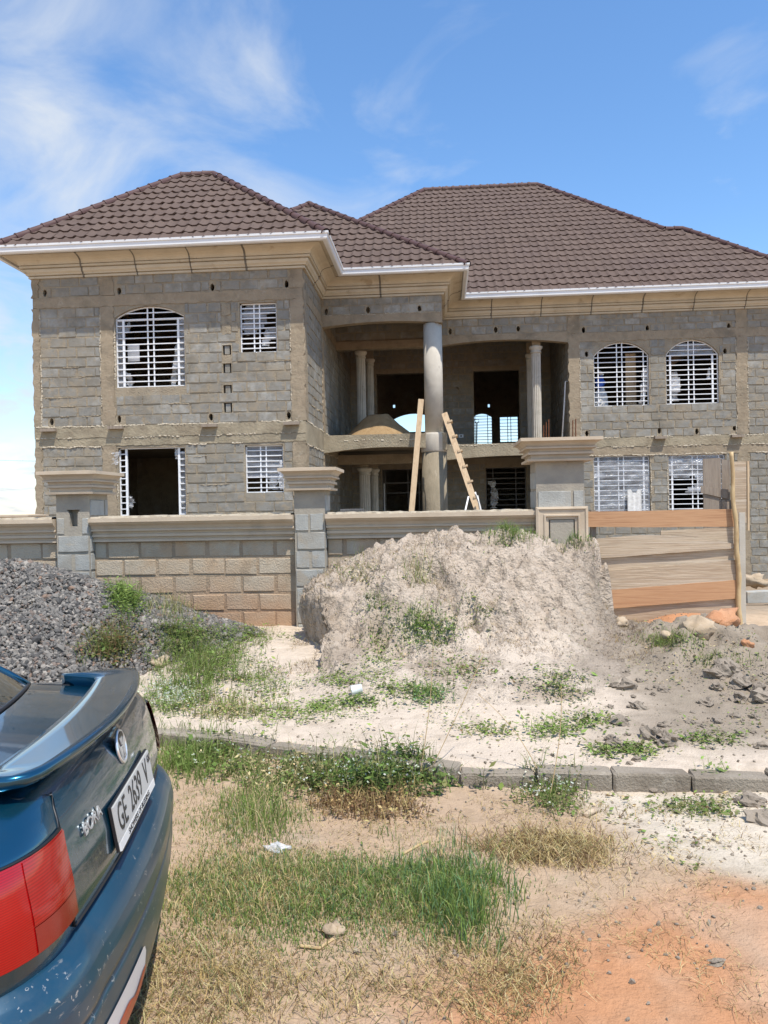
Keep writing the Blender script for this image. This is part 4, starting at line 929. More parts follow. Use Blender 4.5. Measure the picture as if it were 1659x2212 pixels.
def frame(par, x0, x1, z0, z1, y):
    # mitred picture-frame moulding: (inset, out)
    pr = [(0, .0), (0, .05), (.03, .06), (.045, .045), (.10, .04), (.105, .055), (.125, .055), (.135, .03), (.165, .025), (.17, .0)]
    v = []; f = []
    for (i, o) in pr: v += [(x0+i, y-o, z0+i), (x1-i, y-o, z0+i), (x1-i, y-o, z1-i), (x0+i, y-o, z1-i)]
    for k in range(len(pr)-1): f += [(4*k+j, 4*k+4+j, 4*k+4+(j+1) % 4, 4*k+(j+1) % 4) for j in range(4)]
    return obj('moulded_frame', v, [tuple(reversed(q)) for q in f], 'coping', par)
frame(p3, 1.235, 1.905, .72, 1.675, 10.083)
MB().box(1.42, 1.72, 10.06, 10.099, .9, 1.5).obj('frame_panel', 'pillar_mortar', p3)
pillar('distant pillar whose flat cap just tops the wall at the left edge', -9.6, -9.05, 15.9, 16.4, 1.42, .28)
# ------------------------------------------------------------------ timber hoarding, bamboo, boards
gate = thing('timber_hoarding', 'hoarding of wide sawn boards nailed across the gateway', 'hoarding', (2.9, 10.33, 0))
def plank(par, x0, x1, zt0, zt1, zb0, zb1, y, th, mat, label=None, crown=0., name='plank'):
    """a board with wavy sawn edges: top from (x0, zt0) to (x1, zt1)"""
    n = 18; v = []; f = []; s = random.randrange(500)
    for i in range(n+1):
        t = i/n; x = x0+(x1-x0)*t; a = zt0+(zt1-zt0)*t+crown*math.sin(math.pi*t)+.010*float(vnoise(x*3, s, 2)); b = zb0+(zb1-zb0)*t+.012*float(vnoise(x*3, s+9, 4)); o = .012*float(vnoise(x*1.3, s+3, 6))
        v += [(x, y-th+o, b), (x, y-th+o, a), (x, y+o, a), (x, y+o, b)]
    for i in range(n):
        k = 4*i
        for j in range(4): f.append((k+j, k+4+j, k+4+(j+1) % 4, k+(j+1) % 4))
    f += [(0, 1, 2, 3), (4*n+3, 4*n+2, 4*n+1, 4*n)]
    o = obj(name, v, [tuple(reversed(q)) for q in f], mat, par)
    if label: o['label'] = label
    return o
plank(gate, 1.895, 3.85, 1.60, 1.605, 1.395, 1.37, 10.33, .025, 'wood_new', 'orange new sawn top board')
plank(gate, 1.93, 3.86, 1.22, 1.14, .97, 1.09, 10.285, .026, 'wood_grey', 'pale weathered board with an arched top edge', .09)
plank(gate, 2.9, 3.86, 1.33, 1.368, 1.14, 1.08, 10.325, .025, 'wood_grey')
plank(gate, 2.0, 3.87, .99, 1.105, .77, .915, 10.325, .026, 'wood_grey')
plank(gate, 2.0, 3.865, .795, .935, .54, .665, 10.295, .024, 'wood_grey')
plank(gate, 2.05, 3.87, .545, .675, .30, .425, 10.285, .025, 'wood_new', 'orange new sawn lower board')
plank(gate, 2.0, 3.86, .315, .435, .03, .14, 10.32, .026, 'wood_grey')
MB().box(3.74, 3.80, 10.352, 10.41, -.1, 1.7).obj('post', 'wood_old', gate)
MB().box(2.0, 2.07, 10.36, 10.43, -.1, 1.62).obj('post', 'wood_old', gate)
bp = thing('bamboo_pole', 'upright bamboo pole at the free end of the board hoarding', 'pole', (3.87, 10.24, 0))
P = []; R_ = []; nz = 9
for i in range(nz*4+1):
    t = i/(nz*4); z = -.12+2.47*t; n = (i % 4 == 0); R_.append((.034-.009*t)*(1.13 if n else (.96 if i % 4 == 2 else 1.0)))
    P.append((3.87-.055*t+.012*math.sin(t*5.3)+.008*math.sin(t*23), 10.245+.012*math.sin(t*9), z))
MB().tube(P, R_, 12).obj('culm', 'bamboo', bp, True)
ob = thing('old_boards', 'grey plank shutter leaning behind the hoarding, before a plastic covered window', 'boards', (3.8, 10.9, 0))
plank(ob, 3.66, 3.90, 2.30, 2.31, .2, .2, 10.93, .022, 'wood_old'); plank(ob, 3.915, 4.02, 2.30, 2.27, .2, .2, 10.94, .02, 'wood_old'); plank(ob, 3.62, 3.99, 1.93, 1.87, 1.82, 1.74, 10.905, .02, 'wood_old', name='batten'); plank(ob, 3.90, 4.06, 1.72, 1.72, .2, .2, 10.915, .02, 'wood_old')
ob = thing('upright_board', 'tall pale board standing just right of the bamboo pole', 'board', (4.1, 10.75, 0))
plank(ob, 4.0, 4.175, 2.25, 2.245, 1.42, 1.40, 10.76, .02, 'wood_grey'); MB().bar((4.19, 10.74, 1.3), (4.20, 10.74, 2.25), .025, .03).obj('edge_strip', 'wood_pale', ob); MB().bar((4.10, 10.76, -.1), (4.11, 10.76, 1.55), .08, .06).obj('post', 'concrete', ob)
# ------------------------------------------------------------------ things about the porch
sp = thing('sand_heap', 'heap of brown building sand on the upper balcony', 'sand heap', (-1.8, 22.75, 3.77))
def cone(x, y):
    d = np.sqrt(((x+1.82)/1.0)**2+((y-22.72)/.92)**2)+.05*fbm(x, y, 1.5, 3, 7); return 3.74+np.minimum(1.05*np.clip(1-d/1.10, 0, 2)**.95, .76+.05*fbm(x, y, 2, 2, 8))+.012*fbm(x, y, 9, 3, 4)
V, Fq = grid(-3.1, -.55, 21.5, 24.05, .045, cone); o = link(bpy.data.objects.new('heap', npmesh('heap', V, Fq, 'brown_sand'))); parent(o, sp)
lp = thing('leaning_plank', 'long fresh plank leaning against the balcony edge by the round column', 'plank', (-1.0, 20.2, ZG))
MB().bar((-1.02, 20.15, ZG), (-.49, 20.86, 4.66), .15, .035, (0, -1, .1)).obj('plank', 'wood_pale', lp)
ld = thing('wooden_ladder', 'site made wooden ladder of pale timber leaning on the balcony', 'ladder', (1.7, 19.4, ZG))
a, b = Vector((1.66, 19.15, ZG)), Vector((.14, 21.02, 4.28)); off = Vector((.015, .45, 0))
for q in (Vector((0, 0, 0)), off): MB().bar(a+q, b+q, .05, .16, (1, 0, .6)).obj('rail', 'wood_pale', ld)
for i in range(12):
    t = .03+i/12.0; c = a+(b-a)*t; nrm = Vector((.8, -.1, .35)).normalized()*.075
    MB().bar(c+nrm-off*.12, c+nrm+off*1.1, .05, .13, (1, 0, .3)).obj('rung', 'wood_pale', ld)
ct = thing('white_cloth', 'white cloth hung over the lower end of the wooden ladder', 'cloth', (.98, 19.8, 1.7))
v = []; f = []
for i in range(11):
    for j in range(5):
        t = i/10; v.append((.86+.16*t+.03*math.sin(j*2.1+t*3)+.02*j, 19.72+.05*j+.02*math.sin(i), 2.05-.62*t**1.4+.05*math.sin(j*1.7)-.02*j))
for i in range(10):
    for j in range(4): k = i*5+j; f.append((k, k+1, k+6, k+5))
obj('cloth', v, f, 'cloth', ct, True)
pp = thing('prop_pipe', 'thin white pipe propping up the ladder', 'pipe', (.4, 19.7, ZG)); MB().tube([(.05, 19.7, ZG), (.72, 19.85, 1.96)], .022, 8).obj('pipe', 'white_steel', pp, True)
wp = thing('white_pipe', 'bent white pipe standing on the balcony by the right wall', 'pipe', (3.86, 24.3, 3.67)); MB().tube([(3.84, 24.32, 3.67), (3.93, 24.32, 4.8), (3.985, 24.32, 5.58), (4.04, 24.32, 5.58)], .022, 8).obj('pipe', 'white_steel', wp, True)
rb = thing('starter_bars', 'rusty steel starter bars sticking up from the balcony edge', 'rebar', (3.35, 24.2, 3.66))
for x, z in ((3.23, 4.19), (3.31, 4.28), (3.39, 4.37), (4.13, 4.32), (4.22, 4.36)):
    MB().tube([(x, 24.02, 3.6), (x+.01, 24.02, z)], .014, 6).obj('bar', 'rust', rb)
sv = thing('shovel', 'blue handled shovel standing in the back window', 'shovel', (1.68, 36.1, 3.77))
MB().tube([(1.70, 36.0, 3.77), (1.76, 36.1, 5.62)], .03, 8).obj('shaft', 'blue_plastic', sv, True); MB().tube([(1.66, 36.1, 5.80), (1.68, 36.1, 5.66), (1.76, 36.1, 5.60), (1.84, 36.1, 5.66), (1.86, 36.1, 5.80), (1.66, 36.1, 5.80)], .022, 8).obj('handle', 'blue_plastic', sv, True)
sk = thing('socket_box', 'small white electrical box on the porch wall beside the door', 'socket box', (.78, 27.97, 4.28)); MB().box(.69, .87, 27.96, 27.985, 4.22, 4.34).obj('plate', 'white_steel', sk); MB().box(.75, .81, 27.952, 27.959, 4.25, 4.31).obj('recess', 'dark_steel', sk)
bd = thing('timber_board', 'bare timber board standing inside the right wing, behind the arched window', 'board', (6.0, 24.9, 3.74)); MB().box(5.98, 6.30, 24.88, 24.93, 3.745, 6.5).obj('board', 'wood_pale', bd)
def blob(n=10, m=8, seed=0, sc=(1, 1, 1), amp=.3):
    v = []; f = []
    for j in range(m+1):
        for i in range(n):
            th = math.pi*j/m; ph = 2*math.pi*i/n; p = Vector((math.sin(th)*math.cos(ph), math.sin(th)*math.sin(ph), math.cos(th)))
            k = 1+amp*float(vnoise(p.x*2+seed*3.3, p.y*2+p.z*3+seed, seed))*1.8+amp*.8*float(vnoise(p.x*5+seed, p.y*5-p.z*4, seed+3))
            v.append((p.x*k*sc[0], p.y*k*sc[1], p.z*k*sc[2]))
    for j in range(m):
        for i in range(n): f.append((j*n+i, (j+1)*n+i, (j+1)*n+(i+1) % n, j*n+(i+1) % n))
    return v, f
bb = thing('blue_bag', 'crumpled blue bag on sacks inside the arched window of the right wing', 'bag', (5.12, 24.6, 4.7)); v, f = blob(12, 9, 4, (.16, .13, .2), .4); obj('bag', [(p[0]+5.12, p[1]+24.6, p[2]+5.55) for p in v], f, 'blue_plastic', bb, True)
v, f = blob(12, 9, 6, (.24, .2, .6), .4); sb = thing('sack_pile', 'grey sacks stacked inside the arched window, below the blue bag', 'sacks', (5.15, 24.65, 3.75)); obj('sack', [(p[0]+5.15, p[1]+24.65, p[2]+4.78) for p in v], f, 'cloth', sb, True)
rg = thing('hanging_rag', 'striped pale rag hung on the window bars of the right wing', 'rag', (5.95, 24.0, 1.6))
v = []; f = []
for i in range(9):
    for j in range(9): v.append((5.76+.42*j/8, 24.02-.03-.02*math.sin(j*2.4), 2.13-.95*i/8-(.10 if j in (3, 4, 5) and i == 0 else 0)))
for i in range(8):
    for j in range(8): k = i*9+j; f.append((k, k+1, k+10, k+9))
obj('cloth', v, f, 'cloth', rg, True)
tb = thing('stacked_panels', 'dark flat panels stacked behind the coping by the middle pillar', 'panels', (-1.9, 14.5, 0))
for i in range(4): MB().box(-2.1+.05*i, -1.2-.12*i, 14.6, 15.4, 1.52+.045*i, 1.558+.045*i).obj('panel', 'dark_steel', tb)
MB().box(-2.0, -1.3, 14.7, 15.3, -.4, 1.519).obj('support', 'wall_block', tb)
pw = thing('power_line', 'thin overhead wire crossing the sky left of the house', 'wire', (-60, 70, 0)); MB().tube([(-75, 75, 9.2), (-50, 72, 7.4), (-33, 70, 6.5), (-10, 70, 6.2), (15, 70, 7)], .012, 5).obj('cable', 'wire', pw)
# blocks lying by the house corner
for i, (x, y, rz, lb) in enumerate(((5.45, 13.6, .1, 'grey concrete block lying nearest the bamboo pole'), (5.95, 13.75, -.15, 'grey concrete block lying at the right edge beyond the bamboo pole'), (6.0, 15.0, .3, 'grey concrete block behind the two front blocks by the house'))):
    o = link(bpy.data.objects.new('loose_block', KB[i].copy())); o.data.materials.clear(); o.data.materials.append(MATS['pillar_block']); o.location = (x, y, float(ground_h(x, y))+.1); o.rotation_euler = (0, 0, rz); tag(o, lb, 'block', 'blocks lying by the house', 'thing')
# ------------------------------------------------------------------ stones and litter
def stone(name, px, py, size, label, cat, mat, group=None, seed=0, flat=.6, sink=.25):
    p = hit(np.array([px]), np.array([py]))[0]; d = np.linalg.norm(p-np.array((0, 0, HEYE))); s = size*d/F
    v, f = blob(14, 9, seed, (s, s*.75, s*flat), .5); o = obj(name, v, f, mat, None, mat != 'clod'); o.location = (p[0], p[1], p[2]+s*flat*(1-sink)*.6); o.rotation_euler = (random.uniform(-.3, .3), random.uniform(-.3, .3), random.uniform(0, 6)); tag(o, label, cat, group, 'thing'); return o
stone('stone', 1508, 1366, 33, 'big pale square stone on the red earth before the boards', 'stone', 'pale_stone', None, 3)
stone('stone', 1440, 1380, 15, 'pale stone at the left foot of the red earth heap', 'stone', 'pale_stone', None, 5)
stone('stone', 1342, 1350, 16, 'small pale stone at the left end of the boards', 'stone', 'pale_stone', None, 8)
stone('stone', 1616, 1395, 12, 'small orange stone by the foot of the bamboo pole', 'stone', 'laterite', None, 9)
stone('stone', 1560, 1350, 38, 'broken brown block wedged under the lowest board', 'stone', 'laterite', None, 12, .5)
stone('stone', 720, 2015, 24, 'pale flat stone lying in the near grass', 'stone', 'pale_stone', None, 14, .45)
stone('stone', 1625, 1738, 24, 'grey stone in front of the kerb at the right edge', 'stone', 'clod', None, 17)
stone('stone', 1648, 1778, 28, 'pale grey slab of stone nearest the right edge', 'stone', 'clod', None, 19, .5)
stone('stone', 1412, 1702, 15, 'round grey stone at the foot of the kerb', 'stone', 'clod', None, 21)
stone('stone', 1543, 2082, 17, 'flat grey stone on the red track', 'stone', 'clod', None, 23, .3)
stone('stone', 1560, 1160+600, 6, 'little stone on the pale sand before the kerb', 'stone', 'clod', None, 24)
stone('stone', 1090, 2145, 9, 'reddish pebble in the dry grass near the bottom edge', 'stone', 'laterite', None, 25)
stone('stone', 345, 1440, 22, 'tan stone between gravel heap and weeds', 'stone', 'pale_stone', None, 31)
stone('stone', 1043, 1920, 9, 'small yellow stone right of the near grass tuft', 'stone', 'pale_stone', None, 27)
stone('stone', 1628, 1262, 22, 'pale stone lying at the foot of the house wall, right edge', 'stone', 'pale_stone', None, 28)
rr = random.Random(5)
for i in range(54):
    px = rr.uniform(1310, 1655); py = 1440+rr.random()**1.3*205+max(0, (1400-px))*.3
    stone('earth_clod', px, py, rr.choice((7, 8, 9, 11, 13, 16, 20, 26)), 'grey clod of dry earth on the slope between mound and kerb', 'clod', 'clod', 'grey earth clods behind the kerb', 40+i, .62, .6)
tc_ = hit(np.array([770.]), np.array([1502.]))[0]
cn = thing('tin_can', 'white tin lying on the sand apron in front of the mound', 'tin', tuple(tc_)); M1 = Matrix.Translation(Vector(tc_)+Vector((0, 0, .045))) @ Matrix.Rotation(.25, 4, 'Z') @ Matrix.Rotation(1.45, 4, 'Y')
mb = MB().lathe((0, 0, 0), [(.044, -.045), (.046, -.043), (.043, -.038), (.043, .04), (.046, .044), (.044, .046)], 20); obj('can', [tuple(M1 @ Vector(q)) for q in mb.v], mb.f, 'tin', cn, True)
wt = hit(np.array([1275.]), np.array([1765.]))[0]; wk = thing('wood_stub', 'short stub of pale cut wood on the sand before the kerb', 'wood', tuple(wt)); MB().tube([Vector(wt)+Vector((-.035, -.03, .02)), Vector(wt)+Vector((.045, .05, .025))], [.017, .015], 10).obj('stub', 'wood_grey', wk, True)
bg_p = hit(np.array([598.]), np.array([1842.]))[0]; pb = thing('plastic_bag', 'crumpled clear plastic bag on the dry ground', 'bag', tuple(bg_p)); v, f = blob(12, 8, 51, (.055, .04, .03), .6); obj('film', [(q[0]+bg_p[0], q[1]+bg_p[1], q[2]+bg_p[2]+.02) for q in v], f, 'clear_bag', pb, False)
for (pts, lb) in (([(870, 1850), (910, 1828), (925, 1822)], 'dry twig lying in the middle of the dry patch'), ([(650, 2050), (690, 2055), (720, 2035)], 'dry straw across the near grass'), ([(1000, 2200), (1010, 2180), (975, 2165)], 'bent straw on red soil at the bottom edge')):
    H = hit(np.array([p[0] for p in pts], float), np.array([p[1] for p in pts], float)); tw = obj('twig', *(lambda m: (m.v, m.f))(MB().tube([(q[0], q[1], q[2]+.012) for q in H], .006, 6)), 'bamboo'); tag(tw, lb, 'twig', 'fallen twigs', 'thing')
# ------------------------------------------------------------------ the parked car (x: rearwards, y: towards its far side)
def carmat():
    t = NT('car_paint'); p = t.pos((1, 1, 1), True)
    c = t.mix(smooth(t, t.noise(p, 2.2, 4), .3, .7), (.005, .07, .125), (.006, .086, .15))
    sp = t.n('ShaderNodeTexVoronoi'); t.t.links.new(p, sp.inputs['Vector']); sp.inputs['Scale'].default_value = 900
    fl = smooth(t, sp.outputs['Distance'], .22, .05); c = t.mix(t.math('MULTIPLY', fl, .35), c, (.02, .14, .22))
    dust = t.math('MULTIPLY', smooth(t, t.noise(p, 5, 7, .65), .5, .85), .14); c = t.mix(dust, c, (.20, .17, .135))
    b = t.n('ShaderNodeBsdfPrincipled'); t.set(b.inputs['Base Color'], c); b.inputs['Metallic'].default_value = .78
    t.set(b.inputs['Roughness'], t.math('ADD', .24, t.math('MULTIPLY', dust, .6))); b.inputs['Coat Weight'].default_value = 1.0
    t.set(b.inputs['Coat Roughness'], t.math('ADD', .035, t.math('MULTIPLY', dust, .25)))
    t.t.links.new(b.outputs[0], t.out.inputs[0]); MATS['car_paint'] = t.m
    # bumper: the same paint, duller, dusty, with chips
    t = NT('bumper_paint'); p = t.pos((1, 1, 1), True)
    c = t.mix(smooth(t, t.noise(p, 3, 4), .3, .7), (.007, .05, .092), (.010, .06, .105))
    dust = t.math('MULTIPLY', smooth(t, t.noise(p, 4, 8, .7), .45, .8), .26); c = t.mix(dust, c, (.21, .18, .145))
    zone = smooth(t, t.noise(p, 5.5, 2), .54, .62); cn_ = t.noise(p, 55, 3, .5)
    ring = t.math('MULTIPLY', smooth(t, cn_, .635, .655), smooth(t, cn_, .70, .675)); ring = t.math('MULTIPLY', ring, zone)
    c = t.mix(t.math('MULTIPLY', ring, .6), c, (.50, .48, .44))
    scr = t.math('MULTIPLY', smooth(t, t.noise(t.pos((1, 1, 6), True), 9, 8, .7), .62, .70), .5); c = t.mix(scr, c, (.38, .36, .32))
    b = t.n('ShaderNodeBsdfPrincipled'); t.set(b.inputs['Base Color'], c); b.inputs['Metallic'].default_value = .3
    t.set(b.inputs['Roughness'], t.math('ADD', .38, t.math('MULTIPLY', dust, .5))); b.inputs['Coat Weight'].default_value = .5; b.inputs['Coat Roughness'].default_value = .15
    t.t.links.new(b.outputs[0], t.out.inputs[0]); MATS['bumper_paint'] = t.m
    def simple(n, c, r, metal=0, coat=0, trans=0, ribs=None, alpha=1):
        t = NT(n); b = t.n('ShaderNodeBsdfPrincipled'); t.set(b.inputs['Base Color'], c); b.inputs['Roughness'].default_value = r; b.inputs['Metallic'].default_value = metal
        b.inputs['Coat Weight'].default_value = coat; b.inputs['Transmission Weight'].default_value = trans
        if ribs:
            w = t.n('ShaderNodeTexWave', wave_type='BANDS', bands_direction='Z'); t.t.links.new(t.pos((1, 1, 1), True), w.inputs['Vector']); w.inputs['Scale'].default_value = ribs
            q = t.mix(t.math('MULTIPLY', w.outputs['Fac'], .55), c, tuple(x*.35 for x in c)); dn = t.math('MULTIPLY', smooth(t, t.noise(t.pos((1, 1, 1), True), 9, 7, .65), .55, .85), .05); t.set(b.inputs['Base Color'], t.mix(dn, q, (.35, .22, .17)))
        t.t.links.new(b.outputs[0], t.out.inputs[0]); MATS[n] = t.m
    simple('lens_red', (.36, .003, .004), .15, coat=.3, ribs=60); simple('lens_deep', (.34, .005, .004), .15, coat=.35, ribs=45); simple('lens_clear', (.26, .02, .014), .2, coat=.3, ribs=140); simple('badge_silver', (.42, .42, .41), .35, .3)
    simple('chrome', (.78, .78, .78), .28, .75); simple('black_trim', (.012, .012, .013), .45); simple('glass_tint', (.02, .026, .024), .03, coat=1)
    simple('plate_white', (.46, .46, .44), .4); simple('plate_ink', (.03, .03, .03), .5); simple('tyre', (.02, .02, .02), .85); simple('rim', (.45, .45, .46), .3, .9)
    simple('sticker_white', (.70, .70, .68), .3); simple('sticker_red', (.50, .06, .03), .3); simple('seat_cloth', (.30, .26, .19), .9)
carmat()
car = thing('parked_car', 'dark metallic blue saloon parked at the left edge, boot and rear spoiler nearest', 'car', (-1.03, 2.32, 0), rotz=.197)
NS, NC, NR = 10, 16, 44
def outline(w, b0, rx, ry, bow, xf=-1.5):
    """plan outline at one height: near side, near corner, rear, far corner, far side"""
    yr = w-ry; xb = b0-bow*(yr/w)**2; L = []
    for i in range(NS): t = i/NS; L.append((xf+(xb-rx-xf)*t, -w+.012*(1-t)*0))
    for i in range(NC): a = math.pi/2*i/NC; L.append((xb-rx+rx*math.sin(a)**.92, -yr-ry*math.cos(a)**.92 if i else -w))
    for i in range(NR+1): y = -yr+2*yr*i/NR; L.append((b0-bow*(y/w)**2, y))
    far = [(x, -y) for x, y in L[:NS+NC]][::-1]
    return L+far
LV = [(.60, .835, .0, .26, .30, .062), (.66, .845, .035, .24, .29, .062), (.74, .853, .044, .23, .285, .062), (.82, .853, .034, .23, .285, .062), (.90, .846, .016, .23, .285, .062), (.945, .832, .004, .235, .285, .062),
      (.975, .812, -.012, .25, .285, .062), (1.0, .78, -.026, .27, .28, .062), (1.018, .735, -.048, .27, .26, .062), (1.03, .675, -.085, .26, .22, .06), (1.036, .60, -.13, .24, .2, .06)]
def lv(z):
    a = [r[0] for r in LV]; return [float(np.interp(z, a, [r[k] for r in LV])) for k in range(1, 6)]
def loft(name, zs, i0, i1, mat, off=0., par=None, levels=None, smooth_=True):
    v = []; f = []; n = i1-i0+1
    for z in zs:
        p = lv(z) if levels is None else levels(z); O = outline(*p)
        for k in range(i0, i1+1):
            x, y = O[k]
            if off:
                a, b = O[max(k-1, 0)], O[min(k+1, len(O)-1)]; tx, ty = b[0]-a[0], b[1]-a[1]; L = math.hypot(tx, ty) or 1; x += ty/L*off; y -= tx/L*off
            v.append((x, y, z))
    for j in range(len(zs)-1):
        for i in range(n-1): k = j*n+i; f.append((k, k+1, k+n+1, k+n))
    return obj(name, v, f, mat, par or car, smooth_, True)
NT_ = 2*(NS+NC)+NR; FULL = (0, NT_)
zz = sorted(set([r[0] for r in LV]+list(np.linspace(.6, 1.036, 24))))
loft('body', zz, 0, NT_, 'car_paint')
r0, r1 = NS+NC, NS+NC+NR                      # the rear face between the lamps
bl = loft('boot_lid', list(np.linspace(.705, 1.005, 22)), r0, r1, 'car_paint', .006)
# boot lid top
v = []; f = []; nx, ny = 22, 24
for i in range(nx+1):
    for j in range(ny+1):
        y = -.565+1.13*j/ny; xr = -.035-.062*(y/.85)**2; xf = -.37-.07*(y/.56)**2; t = i/nx; x = xr+(xf-xr)*t
        v.append((x, y, 1.030+.036*t**.8-.016*(y/.565)**2-.02*max(0, (.06-t)/.06)**2))
for i in range(nx):
    for j in range(ny): k = i*(ny+1)+j; f.append((k, k+1, k+ny+2, k+ny+1))
obj('lid_top', v, f, 'car_paint', bl, True, True)
def seam(pts, r=.0035): return MB().tube(pts, r, 6).obj('seam', 'black_trim', car, True, True)
for s in (0, 1):
    k = r0 if s == 0 else r1
    seam([(outline(*lv(z))[k][0]+.002, outline(*lv(z))[k][1], z) for z in np.linspace(.70, 1.0, 14)]+[(-.10, (-.575, .575)[s], 1.020), (-.25, (-.575, .575)[s], 1.034), (-.42, (-.57, .57)[s], 1.046)])
seam([(outline(*lv(.703))[k][0]+.005, outline(*lv(.703))[k][1], .7025) for k in range(r0, r1+1)], .006)
# tail lamps: curved lenses wrapping the corners
for s in (0, 1):
    a, b = (NS-2, NS+NC) if s == 0 else (NS+NC+NR+4, NS+NC+NR+NC+2)
    tl = loft('tail_lamp', list(np.linspace(.735, .935, 12)), a, b, 'lens_red', .010)
    m0, m1 = (NS+10, NS+NC) if s == 0 else (NS+NC+NR+4, NS+NC+NR+NC-7)
    loft('reversing_lens', list(np.linspace(.738, .795, 5)), m0, m1, 'lens_clear', .0125, tl); loft('indicator_lens', list(np.linspace(.797, .932, 8)), m0, m1, 'lens_deep', .0125, tl)
    o_ = lambda z, k, e: (lambda p: (p[0]+e, p[1], z))(outline(*lv(z))[k])
    for z in (.735, .935): MB().tube([o_(z, k, .004) for k in range(a, b+1)], .004, 6).obj('lamp_seal', 'black_trim', tl, True, True)
# bumper
BL = [(.20, .82, .045, .28, .36, .085), (.26, .84, .078, .27, .35, .085), (.34, .855, .096, .26, .34, .085), (.43, .864, .104, .25, .34, .085), (.495, .868, .104, .25, .34, .085), (.505, .862, .097, .25, .34, .085), (.515, .862, .097, .25, .34, .085), (.525, .869, .108, .25, .34, .085),
      (.58, .869, .110, .25, .34, .085), (.625, .864, .100, .25, .335, .083), (.655, .855, .082, .25, .33, .08), (.678, .845, .055, .25, .32, .075), (.692, .835, .025, .25, .31, .07), (.698, .825, -.015, .25, .30, .065)]
def bl_(z): a = [r[0] for r in BL]; return [float(np.interp(z, a, [r[k] for r in BL])) for k in range(1, 6)]
zb = sorted(set([r[0] for r in BL]+list(np.linspace(.2, .698, 26)))); bu = loft('bumper', zb, 2, NT_-2, 'bumper_paint', 0, None, bl_)
# under the bumper: dark valance floor
O = outline(*bl_(.2)); obj('floor_pan', [(x, y, .205) for x, y in O], [tuple(range(len(O)))], 'black_trim', car, False, True)
# reflective sticker, torn to red below
def patch(name, k0, k1, z0f, z1f, mat, off, n=26, m=6, par=bu):
    v = []; f = []
    for i in range(n+1):
        t = i/n; kk = k0+(k1-k0)*t; k = int(kk); u = kk-k
        for j in range(m+1):
            z = z0f(t)+(z1f(t)-z0f(t))*j/m; A = outline(*bl_(z)); a, b = A[k], A[min(k+1, len(A)-1)]; x = a[0]*(1-u)+b[0]*u+off; y = a[1]*(1-u)+b[1]*u; v.append((x, y, z))
    for i in range(n):
        for j in range(m): q = i*(m+1)+j; f.append((q, q+m+1, q+m+2, q+1))
    return obj(name, v, f, mat, par, True, True)
K0, K1 = NS+NC-8, NS+NC+16
rz = lambda t: .345+.018*float(vnoise(t*9, 3, 1))+.012*math.sin(t*14)
en = lambda t: .035*max(0, (abs(2*t-1)-.85)/.15)**2
patch('sticker', K0, K1, lambda t: .285+en(t), lambda t: .425-en(t), 'sticker_white', .004); patch('torn_red', K0+2, K1, lambda t: .283+en(t), lambda t: max(.285+en(t)+.004, rz(t)), 'sticker_red', .0065)
# spoiler: leading edge sweeps forward at the ends
v = []; f = []; n = 60
for i in range(n+1):
    s = -1+2*i/n; y = .625*s; e = max(0, (abs(s)-.84)/.16); e2 = e*e*(3-2*e)
    tb = .022-.085*s*s-.03*e**3; lb = -.155-.05*s*s-.13*e2; zt = 1.089-.002*e; zl = 1.078-.004*s*s+.008*e2
    tb_ = tb-(.0 if abs(s) < .995 else .02); y2 = y
    sec = [(tb_, zt), (tb_+.006, zt-.010), (tb_-.004, zt-.028), (tb_-.04, zt-.034), ((tb_+lb)/2, 1.022), (lb+.004, 1.022), (lb-.003, zl-.006), (lb+.004, zl), (lb*.72+tb_*.28, zl+(zt-zl)*.27), (lb*.4+tb_*.6, zl+(zt-zl)*.56), (lb*.15+tb_*.85, zl+(zt-zl)*.84)]
    for (x, z) in sec:
        fr = (x-lb)/max(.05, (tb_-lb)); yy = y2*(1-.06*e*(1-fr)); v.append((x, yy, z))
m_ = 11
for i in range(n): f += [(i*m_+k, i*m_+(k+1) % m_, (i+1)*m_+(k+1) % m_, (i+1)*m_+k) for k in range(m_)]
f += [tuple(range(m_-1, -1, -1)), tuple(range(n*m_, n*m_+m_))]
sp_o = obj('spoiler', v, f, 'car_paint', car, True, True)
# number plate, lettering, badge
def tilted(o, x, z, a):
    o.data.transform(Matrix.Translation((x, 0, z)) @ Matrix.Rotation(-a, 4, 'Y') @ Matrix.Translation((-x, 0, -z))); return o
def lettering(txt, size, ext, mat, name, par, loc, yaw=0, sx=1.0):
    cu = bpy.data.curves.new('t', 'FONT'); cu.body = txt; cu.size = size; cu.extrude = ext; cu.align_x = 'CENTER'; cu.align_y = 'CENTER'; cu.resolution_u = 3
    o = bpy.data.objects.new('t', cu); COL.objects.link(o); bpy.context.view_layer.update(); me = bpy.data.meshes.new_from_object(o.evaluated_get(bpy.context.evaluated_depsgraph_get())); bpy.data.objects.remove(o); me.name = name
    me.materials.clear(); me.materials.append(MATS[mat])
    R3 = Matrix(((0, 0, 1), (1, 0, 0), (0, 1, 0))).to_4x4(); me.transform(Matrix.Translation(loc) @ Matrix.Rotation(yaw, 4, 'Z') @ R3 @ Matrix.Diagonal((sx, 1, 1, 1)))
    o = bpy.data.objects.new(name, me); link(o); o.parent = par; return o
def rear_x(y, z): p = lv(z); return p[1]-p[4]*(y/p[0])**2
PX = rear_x(0, .81)+.016
mb = MB().box(PX-.012, PX-.004, -.265, .265, .742, .872); pl = tilted(mb.obj('plate_holder', 'black_trim', car, False, True), PX, .81, .17)
mb = MB().box(PX-.004, PX+.002, -.26, .26, .768, .868); pt = tilted(mb.obj('number_plate', 'plate_white', car, False, True), PX, .81, .17)
